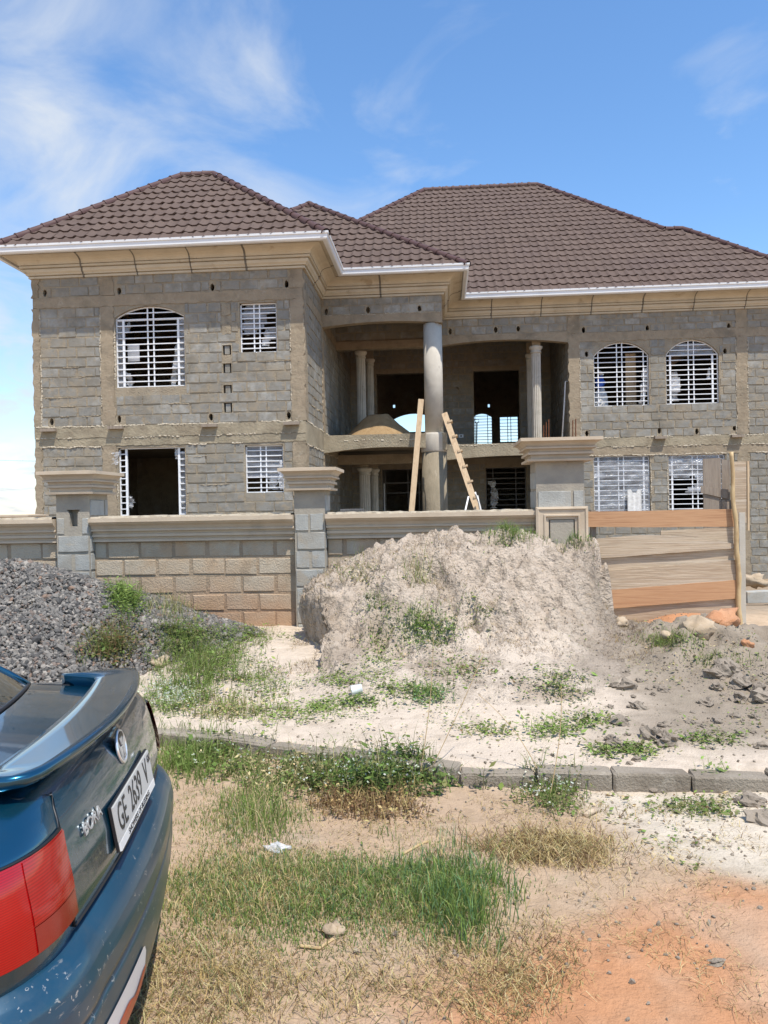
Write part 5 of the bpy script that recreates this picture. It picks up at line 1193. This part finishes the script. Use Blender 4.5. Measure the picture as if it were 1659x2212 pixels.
[tilted(lettering(t_, .112, .0008, 'plate_ink', 'plate_characters', pt, (PX+.003, y_, .818), 0, .78), PX, .81, .17) for t_, y_ in (('GE', -.185), ('2639', .0), ('V', .165))]; tilted(lettering('GH', .035, .0008, 'plate_ink', 'plate_characters', pt, (PX+.003, .235, .845), 0, .8), PX, .81, .17)
mb = MB().box(PX-.003, PX+.003, -.26, .26, .742, .767); hs_ = tilted(mb.obj('plate_strip', 'sticker_white', pl, False, True), PX, .81, .17); tilted(lettering('SHOWERS OF BLESSING', .024, .0006, 'plate_ink', 'strip_lettering', hs_, (PX+.0036, 0, .754), 0, 1.25), PX, .81, .17)
tilted(lettering('BORA', .046, .002, 'badge_silver', 'boot_lettering', bl, (rear_x(-.385, .885)+.012, -.385, .885), -.066, 1.15), rear_x(-.385, .885)+.012, .885, .22)
BX = rear_x(0, .962)+.012
eb = MB(); NE = 32; _v = []
for i in range(NE):
    a = 2*math.pi*i/NE
    for k in range(8): b = 2*math.pi*k/8; r = .049+.006*math.cos(b); _v.append((BX+.004+.005*math.sin(b), r*math.cos(a), .962+r*math.sin(a)))
eb.add(_v, [(i*8+k, ((i+1) % NE)*8+k, ((i+1) % NE)*8+(k+1) % 8, i*8+(k+1) % 8) for i in range(NE) for k in range(8)])
em = tilted(eb.obj('emblem', 'chrome', car, True, True), BX, .962, .2)
MB().lathe((0, 0, 0), [(.047, -.001), (.047, .002)], 24).obj('emblem_disc', 'black_trim', em, False, True).matrix_basis = Matrix.Translation((BX, 0, .962)) @ Matrix.Rotation(math.pi/2, 4, 'Y')
stro = MB()
for a, b in (((-.016, .040), (0, .006)), ((0, .006), (.016, .040)), ((-.038, .020), (-.018, -.036)), ((-.018, -.036), (0, -.002)), ((0, -.002), (.018, -.036)), ((.018, -.036), (.038, .020))): stro.bar((BX+.005, a[0], .962+a[1]), (BX+.005, b[0], .962+b[1]), .011, .006, (1, 0, 0))
tilted(stro.obj('emblem_strokes', 'badge_silver', em, False, True), BX, .962, .2)
# cabin: rear glass, roof, sides; front half of the body, wheels
gl = []; gf = []
for i in range(9):
    for j in range(13):
        t = i/8; yh = .60-.10*t; y = -yh+2*yh*j/12; gl.append((-.46-.56*t+.07*(1-(y/yh)**2)*(1-t), y, 1.062+.335*t**.92-.02*(y/yh)**2))
for i in range(8):
    for j in range(12): k = i*13+j; gf.append((k, k+1, k+14, k+13))
rw = obj('rear_window', gl, gf, 'glass_tint', car, True, True)
MB().tube([gl[j] for j in range(13)], .009, 6).obj('window_seal', 'black_trim', rw, True, True)
for s in (0, 12): MB().tube([gl[i*13+s] for i in range(9)], .012, 6).obj('window_trim', 'car_paint', rw, True, True)
cab = MB(); stn = [(-1.1, .50, 1.395), (-1.5, .545, 1.435), (-2.1, .56, 1.44), (-2.55, .53, 1.40), (-3.2, .55, 1.02)]; rows = []
for (x, yh, z) in stn: rows.append([(x, yh*t, z-.03*t*t) for t in np.linspace(-1, 1, 9)])
for a, b in zip(rows[:3], rows[1:4]): cab.add(a+b, [(i, i+1, i+10, i+9) for i in range(8)])
cab.obj('roof_panel', 'car_paint', car, True, True)
MB().add(rows[3]+rows[4], [(i, i+1, i+10, i+9) for i in range(8)]).obj('windscreen', 'glass_tint', car, True, True)
for s in (-1, 1):
    top = [(-1.1, .50, 1.38), (-1.5, .545, 1.41), (-2.1, .56, 1.415), (-2.55, .53, 1.37)]; bot = [(-.62, .70, 1.02), (-1.5, .80, .99), (-2.1, .80, .98), (-3.0, .76, .96)]
    v = [(x, s*y, z) for x, y, z in top+bot]; obj('side_window', v, [(i, i+1, i+5, i+4) for i in range(3)], 'glass_tint', car, False, True)
    MB().add([(-.45, s*.60, 1.042), (-1.03, s*.505, 1.40), (-1.12, s*.56, 1.38), (-.70, s*.715, 1.03)], [(0, 1, 2, 3)]).obj('rear_pillar', 'car_paint', car, False, True)
fb = MB(); secs = [(-1.48, .853, .36, 1.0), (-2.6, .86, .30, .97), (-3.3, .85, .32, .93), (-3.85, .80, .36, .80), (-4.05, .70, .30, .62)]; V_ = []
for x, w_, z0, z1 in secs: V_ += [(x, -w_, z0), (x, -w_-.01, (z0+z1)/2), (x, -w_+.05, z1-.02), (x, -w_+.25, z1+.02), (x, w_-.25, z1+.02), (x, w_-.05, z1-.02), (x, w_+.01, (z0+z1)/2), (x, w_, z0)]
fb.add(V_, [(i*8+k, i*8+k+1, i*8+k+9, i*8+k+8) for i in range(len(secs)-1) for k in range(7)]+[tuple(range(8*(len(secs)-1), 8*len(secs)))]); fb.obj('front_body', 'car_paint', car, True, True)
MB().box(-1.5, -.3, -.835, .835, .25, .62).obj('lower_side', 'black_trim', car, False, True)
for x in (-.86, -3.37):
    for s in (-1, 1):
        wh = MB().lathe((0, 0, 0), [(.20, -.10), (.30, -.10), (.315, -.06), (.315, .06), (.30, .10), (.20, .10)], 28).obj('wheel', 'tyre', car, True, True); wh.matrix_basis = Matrix.Translation((x, s*.755, .315)) @ Matrix.Rotation(math.pi/2, 4, 'X')
        rm = MB().lathe((0, 0, 0), [(.05, -.085), (.20, -.095), (.205, .095), (.05, .085)], 20).obj('rim', 'rim', wh, True, True)
# ------------------------------------------------------------------ grass, weeds
rp = np.random.default_rng(21)
def blades(P, h, w, lean, colr, seg2=True, curl=.5):
    """thin tapering blades: five vertices each"""
    n = len(P); a = rp.uniform(0, 2*np.pi, n); la = rp.uniform(0, 2*np.pi, n)
    side = np.stack([np.cos(a), np.sin(a), np.zeros(n)], 1)*(w/2)[:, None]; ld = np.stack([np.cos(la), np.sin(la), np.zeros(n)], 1)*(h*lean)[:, None]
    up = np.array((0, 0, 1.0)); m = P+ld*.38+up*(h*.6)[:, None]; t = P+ld+up*(h*np.clip(1-curl*lean**2*.5, .15, 1))[:, None]; P0 = P-up*.01
    V = np.stack([P0-side, P0+side, m+side*.75, m-side*.75, t], 1).reshape(-1, 3); b = (np.arange(n)*5)[:, None]
    F3 = np.concatenate([b+np.array([[0, 1, 2]]), b+np.array([[0, 2, 3]]), b+np.array([[3, 2, 4]])], 1).reshape(-1, 3)
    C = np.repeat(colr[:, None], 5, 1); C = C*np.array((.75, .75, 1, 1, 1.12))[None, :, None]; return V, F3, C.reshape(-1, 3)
def leaves(P, size, colr, tilt=.6, asp=.5):
    """small rhombic leaves"""
    n = len(P); a = rp.uniform(0, 2*np.pi, n); el = rp.uniform(-.2, tilt, n); d = np.stack([np.cos(a)*np.cos(el), np.sin(a)*np.cos(el), np.sin(el)], 1); s = np.stack([-np.sin(a), np.cos(a), rp.uniform(-.4, .4, n)], 1)
    L = size[:, None]; V = np.stack([P, P+d*L*.5+s*L*asp*.5, P+d*L, P+d*L*.5-s*L*asp*.5], 1).reshape(-1, 3); b = (np.arange(n)*4)[:, None]
    F3 = np.concatenate([b+np.array([[0, 1, 2]]), b+np.array([[0, 2, 3]])], 1).reshape(-1, 3); return V, F3, np.repeat(colr, 4, 0)
def join(parts):
    V = []; Fc = []; C = []; k = 0
    for v, f, c in parts: V.append(v); Fc.append(f+k); C.append(c); k += len(v)
    return np.concatenate(V), np.concatenate(Fc), np.concatenate(C)
GREEN = np.array((.15, .22, .05)); FRESH = np.array((.235, .32, .08)); DRY = np.array((.52, .39, .17)); STRAW = np.array((.60, .49, .26)); OLIVE = np.array((.19, .19, .07)); BROWN = np.array((.22, .135, .065)); DARK = np.array((.06, .105, .032)); BLUEG = np.array((.16, .27, .12))
def tint(cols, n, j=.22):
    c = np.array(cols)[rp.integers(0, len(cols), n)]; return c*rp.uniform(1-j, 1+j, (n, 1))*rp.uniform(.93, 1.07, (n, 3))
_an = {}
def spot(px, py, rx, ry, n):
    """n ground points gathered round a photograph pixel, spread rx, ry in that picture's scale but on the real ground"""
    key = (px, py, rx, ry)
    if key not in _an:
        q = rp.normal(0, .5, (160, 2)); _an[key] = hit(px+q[:, 0]*rx, py+q[:, 1]*ry)
    A = _an[key]; a = A[rp.integers(0, len(A), n)]; s = .028+.012*np.linalg.norm(a, axis=1)/5
    x = a[:, 0]+rp.normal(0, 1, n)*s; y = a[:, 1]+rp.normal(0, 1, n)*s; return np.stack([x, y, hm(x, y)], 1)
def patchy(P, sc, thr, seed): k = fbm(P[:, 0], P[:, 1], sc, 3, seed)+rp.normal(0, .12, len(P)) > thr; return P[k]
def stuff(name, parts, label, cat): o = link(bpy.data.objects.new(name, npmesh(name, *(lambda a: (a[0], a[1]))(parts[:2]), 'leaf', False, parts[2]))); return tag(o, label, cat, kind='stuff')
# --- near lawn: world-space strip between car, kerb and track
def strip(n, x0, x1, y0, y1): x = rp.uniform(x0, x1, n); y = rp.uniform(y0, y1, n); return np.stack([x, y, hm(x, y)], 1)
def dens(P):
    x, y = P[:, 0], P[:, 1]; e = .25*fbm(x, y, 2.0, 3, 201)
    a = np.exp(-((x+.75)/.62)**2-((y-3.28)/.36)**2)*1.15+np.exp(-((x+.02)/.20)**2-((y-3.32)/.30)**2)*1.1+np.exp(-((x+.45)/.5)**2-((y-3.35)/.2)**2)*.6+np.exp(-((x+1.1)/.35)**2-((y-4.2)/.35)**2)*.6; return a+e
P = strip(150000, -1.9, .7, 2.4, 4.6); k = dens(P) > rp.uniform(.12, 1.05, len(P)); P = P[k][:60000]; n = len(P); g = np.clip(dens(P), .2, 1.3)
c = tint([GREEN, FRESH, FRESH, BLUEG, OLIVE], n); mixd = (rp.random(n) < np.clip(.12+.45*fbm(P[:, 0], P[:, 1], 2.2, 3, 231), .03, .7))[:, None]; c = np.where(mixd, tint([STRAW, DRY], n), c)
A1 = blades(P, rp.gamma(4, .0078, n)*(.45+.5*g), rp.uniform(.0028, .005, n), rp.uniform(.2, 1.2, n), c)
def dry_d(P):
    x, y = P[:, 0], P[:, 1]; e = .45*fbm(x, y, 2.2, 4, 211)
    a = sstep(.75, .1, x+.55*(y-2.6)*0)*np.exp(-((y-2.65)/.36)**2)*.9+np.exp(-((x+.55)/.9)**2-((y-4.0)/.4)**2)*.25+np.exp(-((x-.38)/.33)**2-((y-3.0)/.45)**2)*.55+np.exp(-((x-.55)/.28)**2-((y-3.75)/.16)**2)*1.3; return a+e
P = strip(120000, -1.9, 1.5, 2.38, 4.6); k = dry_d(P) > rp.uniform(.42, 1.25, len(P)); P = P[k][:12000]; n = len(P)
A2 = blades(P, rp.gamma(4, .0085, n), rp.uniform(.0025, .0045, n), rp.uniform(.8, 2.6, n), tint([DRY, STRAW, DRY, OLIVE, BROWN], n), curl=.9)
stuff('lawn_grass', join([A1, A2]), 'short green and straw coloured grass on the near verge, beside the car', 'grass')
P = strip(26000, -1.7, 2.1, 7.1, 9.6); P = patchy(P, 1.5, -.02, 303)[:9000]; n = len(P)
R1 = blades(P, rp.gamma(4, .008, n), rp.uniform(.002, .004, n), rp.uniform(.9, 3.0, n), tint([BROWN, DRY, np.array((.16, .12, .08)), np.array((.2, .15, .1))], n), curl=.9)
stuff('dead_roots', R1, 'short dead brown grass roots matted over the face of the earth mound', 'dead grass')
P = strip(16000, -1.6, 1.6, 2.4, 4.6); P = patchy(P, 3, .0, 305)[:6500]; n = len(P); P[:, 2] += .004
stuff('dry_litter', blades(P, rp.gamma(4, .004, n), rp.uniform(.002, .0035, n), rp.uniform(2, 5, n), tint([DRY, STRAW, BROWN], n), curl=.9), 'scattered bits of dry straw on the bare tan ground', 'dry litter')
# --- tufts with a look of their own
def tuft(px, py, rx, ry, n, h, cols, label, lean=(.1, .9), w=(.003, .006), name='grass_tuft', cat='grass tuft', flowers=0, leafy=0, lsize=.03, stems=0):
    parts = []; P = spot(px, py, rx, ry, n)
    if n: parts.append(blades(P, rp.gamma(6, h/6, n), rp.uniform(*w, n), rp.uniform(*lean, n), tint(cols, n)))
    if leafy:
        Q = spot(px, py, rx, ry, leafy); Q[:, 2] += np.abs(rp.normal(0, h*.45, leafy)); parts.append(leaves(Q, rp.gamma(5, lsize/5, leafy), tint(cols, leafy, .3)))
    if flowers:
        Q = spot(px, py, rx*.9, ry*.8, flowers); Q[:, 2] += rp.uniform(.4, 1.1, flowers)*h; W_ = tint([np.array((.62, .64, .52))], flowers, .15)
        for s in range(3): parts.append(leaves(Q, np.full(flowers, .014), W_, 1.4, .9))
    if stems:
        Q = spot(px, py, rx*.6, ry*.6, stems); parts.append(blades(Q, rp.uniform(1.3, 2.4, stems)*h, np.full(stems, .004), rp.uniform(.1, .5, stems), tint([OLIVE, BROWN, STRAW], stems)))
    V, Fc, C = join(parts); ctr = V.mean(0); ctr[2] = V[:, 2].min()
    o = link(bpy.data.objects.new(name, npmesh(name, V-ctr, Fc, 'leaf', False, C))); o.location = ctr; return tag(o, label, cat, 'weeds and tufts', 'stuff' if name in ('creeping_weed', 'weed_strip', 'withered_weed', 'flowering_weed') or name == 'grass_tuft' and rx < 100 else 'thing')
tuft(985, 1945, 120, 90, 1500, .085, [FRESH, GREEN, BLUEG], 'tall fresh green grass tuft on the near verge, right of the lawn')
tuft(800, 1690, 150, 34, 1300, .13, [GREEN, DARK, GREEN, OLIVE], 'dark leafy weed bush with white flowers against the kerb', leafy=5200, lsize=.028, flowers=190, stems=30, name='weed_bush', cat='weed')
tuft(640, 1685, 150, 40, 800, .11, [OLIVE, GREEN, STRAW], 'olive weed clump at the kerb, left of the dark bush', leafy=1800, lsize=.025, flowers=60, stems=30, name='weed_bush', cat='weed')
tuft(465, 1645, 110, 40, 700, .10, [GREEN, OLIVE, FRESH], 'weed clump against the kerb just behind the car bumper', leafy=1300, flowers=30, stems=18, name='weed_bush', cat='weed')
tuft(390, 1645, 75, 55, 1300, .09, [FRESH, GREEN], 'bright green grass patch beside the car number plate')
tuft(560, 1760, 60, 60, 700, .10, [FRESH, GREEN, STRAW], 'small green tuft between the kerb bush and the plastic bag')
tuft(800, 1740, 120, 36, 900, .07, [BROWN, BROWN, DRY], 'reddish brown withered weeds in front of the dark kerb bush', leafy=1600, lsize=.02, name='withered_weed', cat='weed')
tuft(1190, 1720, 70, 50, 350, .09, [OLIVE, GREEN], 'grey green flowering weed in front of the kerb, centre right', leafy=1100, lsize=.02, flowers=60, name='weed_bush', cat='weed')
tuft(1180, 1835, 170, 45, 1700, .06, [DRY, BROWN, STRAW], 'mat of dry brown grass at the edge of the pale sand', lean=(.8, 2.4), w=(.003, .005))
tuft(1510, 1748, 80, 18, 60, .04, [GREEN, OLIVE], 'low creeping weed on the sand before the kerb, right side', leafy=500, lsize=.022, name='creeping_weed', cat='weed')
tuft(1545, 1690, 25, 10, 30, .08, [FRESH], 'small green seedling growing out of a kerb joint', leafy=90, lsize=.03, name='seedling', cat='weed')
tuft(270, 1300, 38, 34, 500, .16, [GREEN, FRESH], 'green bush growing high on the gravel heap', leafy=1500, lsize=.045, name='weed_bush', cat='weed')
tuft(240, 1405, 60, 40, 700, .18, [OLIVE, GREEN, BROWN], 'olive weed clump low on the gravel heap above the boot spoiler', leafy=1500, lsize=.035, name='weed_bush', cat='weed')
tuft(385, 1310, 60, 36, 800, .13, [FRESH, OLIVE, STRAW], 'yellow green grass on the right flank of the gravel heap', stems=14)
tuft(400, 1385, 60, 40, 700, .13, [GREEN, OLIVE], 'leafy weeds at the right foot of the gravel heap', leafy=1600, lsize=.035, name='weed_bush', cat='weed')
tuft(420, 1460, 80, 60, 1200, .16, [FRESH, OLIVE, GREEN], 'tall grass between the gravel heap and the kerb', leafy=1200, stems=20)
tuft(370, 1510, 70, 36, 500, .08, [FRESH, GREEN], 'white flowered ground weed just beyond the car boot', leafy=1500, lsize=.022, flowers=320, name='flowering_weed', cat='weed')
tuft(480, 1430, 90, 50, 900, .10, [FRESH, OLIVE, GREEN], 'broad weed patch between the gravel heap and the left mound face', leafy=1700, lsize=.03, name='weed_bush', cat='weed')
tuft(500, 1535, 110, 26, 600, .07, [OLIVE, FRESH, STRAW], 'weeds on the sand just behind the hidden part of the kerb', leafy=1100, lsize=.024, stems=12, name='weed_bush', cat='weed')
tuft(530, 1375, 80, 18, 500, .08, [GREEN, OLIVE, FRESH], 'strip of low weeds at the foot of the block wall', leafy=900, lsize=.03, name='weed_strip', cat='weed')
for (px, py, rx, ry, nl, nb, h, cl, lb) in (
    (905, 1365, 62, 30, 900, 500, .10, [GREEN, FRESH, DARK], 'greenest weed patch on the face of the mound, centre'), (945, 1372, 40, 24, 800, 60, .06, [GREEN, DARK], 'creeper just right of the greenest patch on the mound'),
    (820, 1310, 30, 18, 400, 120, .07, [GREEN, OLIVE], 'small weed on the mound face, upper left of the green patch'), (765, 1240, 40, 16, 300, 200, .09, [OLIVE, STRAW], 'thin olive grass near the left shoulder of the mound'),
    (905, 1250, 26, 20, 60, 160, .16, [OLIVE, STRAW], 'wispy grass on the upper face of the mound'), (1045, 1330, 25, 14, 240, 60, .05, [OLIVE, GREEN], 'little weed right of centre on the mound face'),
    (1100, 1158, 45, 9, 200, 500, .09, [GREEN, FRESH], 'bright grass on the crest of the mound before the coping'), (1238, 1168, 38, 10, 200, 500, .09, [GREEN, DARK], 'bright grass on the crest of the mound at the gate pillar'),
    (735, 1195, 40, 12, 100, 350, .12, [FRESH, OLIVE], 'grass on the crest of the mound at the middle pillar'), (820, 1420, 26, 40, 700, 20, .05, [GREEN, FRESH], 'vertical streak of creeper below the mound'),
    (740, 1470, 70, 16, 900, 30, .04, [FRESH, OLIVE], 'flat creeper left of the white tin'), (700, 1530, 50, 14, 600, 20, .035, [FRESH], 'yellow green creeper on the sand left below the tin'),
    (770, 1520, 40, 10, 500, 20, .04, [FRESH, GREEN], 'creeper patch right under the white tin'), (560, 1480, 60, 30, 900, 300, .06, [GREEN, OLIVE], 'weed patch on the sand near the left wall'),
    (880, 1490, 60, 16, 700, 60, .05, [OLIVE, FRESH], 'creeper on the sand right of the white tin'), (920, 1505, 36, 16, 500, 200, .07, [GREEN, BLUEG], 'green weed on the sand apron below the mound centre'),
    (1000, 1450, 70, 22, 700, 60, .05, [OLIVE, GREEN, BROWN], 'brownish weed patch at the mound foot, right of centre'), (1210, 1480, 60, 30, 1100, 40, .05, [OLIVE, DARK], 'dark weed mat at the right foot of the mound'),
    (1190, 1580, 40, 16, 500, 80, .06, [GREEN, FRESH], 'green weed on the sand behind the kerb, right of centre'), (1260, 1560, 60, 16, 700, 20, .04, [OLIVE, GREEN], 'creeper on the sand towards the grey clods'),
    (1340, 1625, 70, 12, 800, 20, .04, [OLIVE, GREEN], 'creeper lying along the kerb, right side'), (1050, 1580, 50, 14, 400, 20, .04, [OLIVE], 'sparse olive weed on the sand above the kerb middle'),
    (640, 1600-55, 80, 16, 600, 120, .05, [FRESH, OLIVE], 'sparse weed on the sand behind the kerb bush'), (1530, 1600, 60, 14, 500, 20, .04, [OLIVE, GREEN], 'weed among the grey clods'),
    (1440, 1390, 50, 8, 250, 350, .08, [OLIVE, FRESH], 'low grass at the foot of the red earth heap'), (1560, 1430, 60, 10, 150, 250, .05, [OLIVE], 'thin grass on the bank below the bamboo pole')):
    tuft(px, py, rx*1.35, ry*1.3, nb, h, cl+[FRESH], lb, leafy=int(nl*.8), lsize=.026, name='creeping_weed' if nl > nb else 'grass_tuft', cat='weed' if nl > nb else 'grass tuft')
# sparse leaves everywhere on the sand
P = strip(16000, -2.6, 3.6, 4.8, 9.0); P = patchy(P, 1.6, .22, 77)[:5200]; n = len(P); P[:, 2] += rp.uniform(.002, .03, n)
P2 = strip(9000, -.6, 3.0, 3.3, 4.6); P2 = patchy(P2, 1.8, .30, 79)[:900]; P2[:, 2] += .008; P = np.concatenate([P, P2]); n = len(P)
stuff('ground_cover', leaves(P, rp.gamma(5, .0042, n), tint([OLIVE, GREEN, BROWN, STRAW, FRESH], n, .3)), 'sparse creeping leaves and dead bits on the sand', 'ground cover')
# tall single stems with seed heads
for (bx, by, tx, ty, lb) in ((905, 1690, 940, 1335, 'tall thin grass stalk rising from the kerb bush to the mound'), (920, 1685, 1050, 1400, 'second thin stalk leaning right from the kerb bush'), (1185, 1735, 1218, 1480, 'tall wiry stem before the kerb, centre right'), (1180, 1700, 1040, 1500, 'thin bent stalk before the kerb leaning left')):
    b0 = hit(np.array([float(bx)]), np.array([float(by)]))[0]; dd = math.hypot(b0[0], b0[1]); top = b0+np.array(((tx-bx)*dd/F, .08, (by-ty)*dd/F*.95))
    pts = [Vector(b0)+(Vector(top)-Vector(b0))*t+Vector((.03*math.sin(t*3), 0, .04*math.sin(t*math.pi))) for t in np.linspace(0, 1, 8)]
    o = obj('grass_stalk', *(lambda m: (m.v, m.f))(MB().tube(pts, [.0032-.0016*i/7 for i in range(8)], 5)), 'bamboo'); tag(o, lb, 'stalk', 'tall stalks', 'thing')
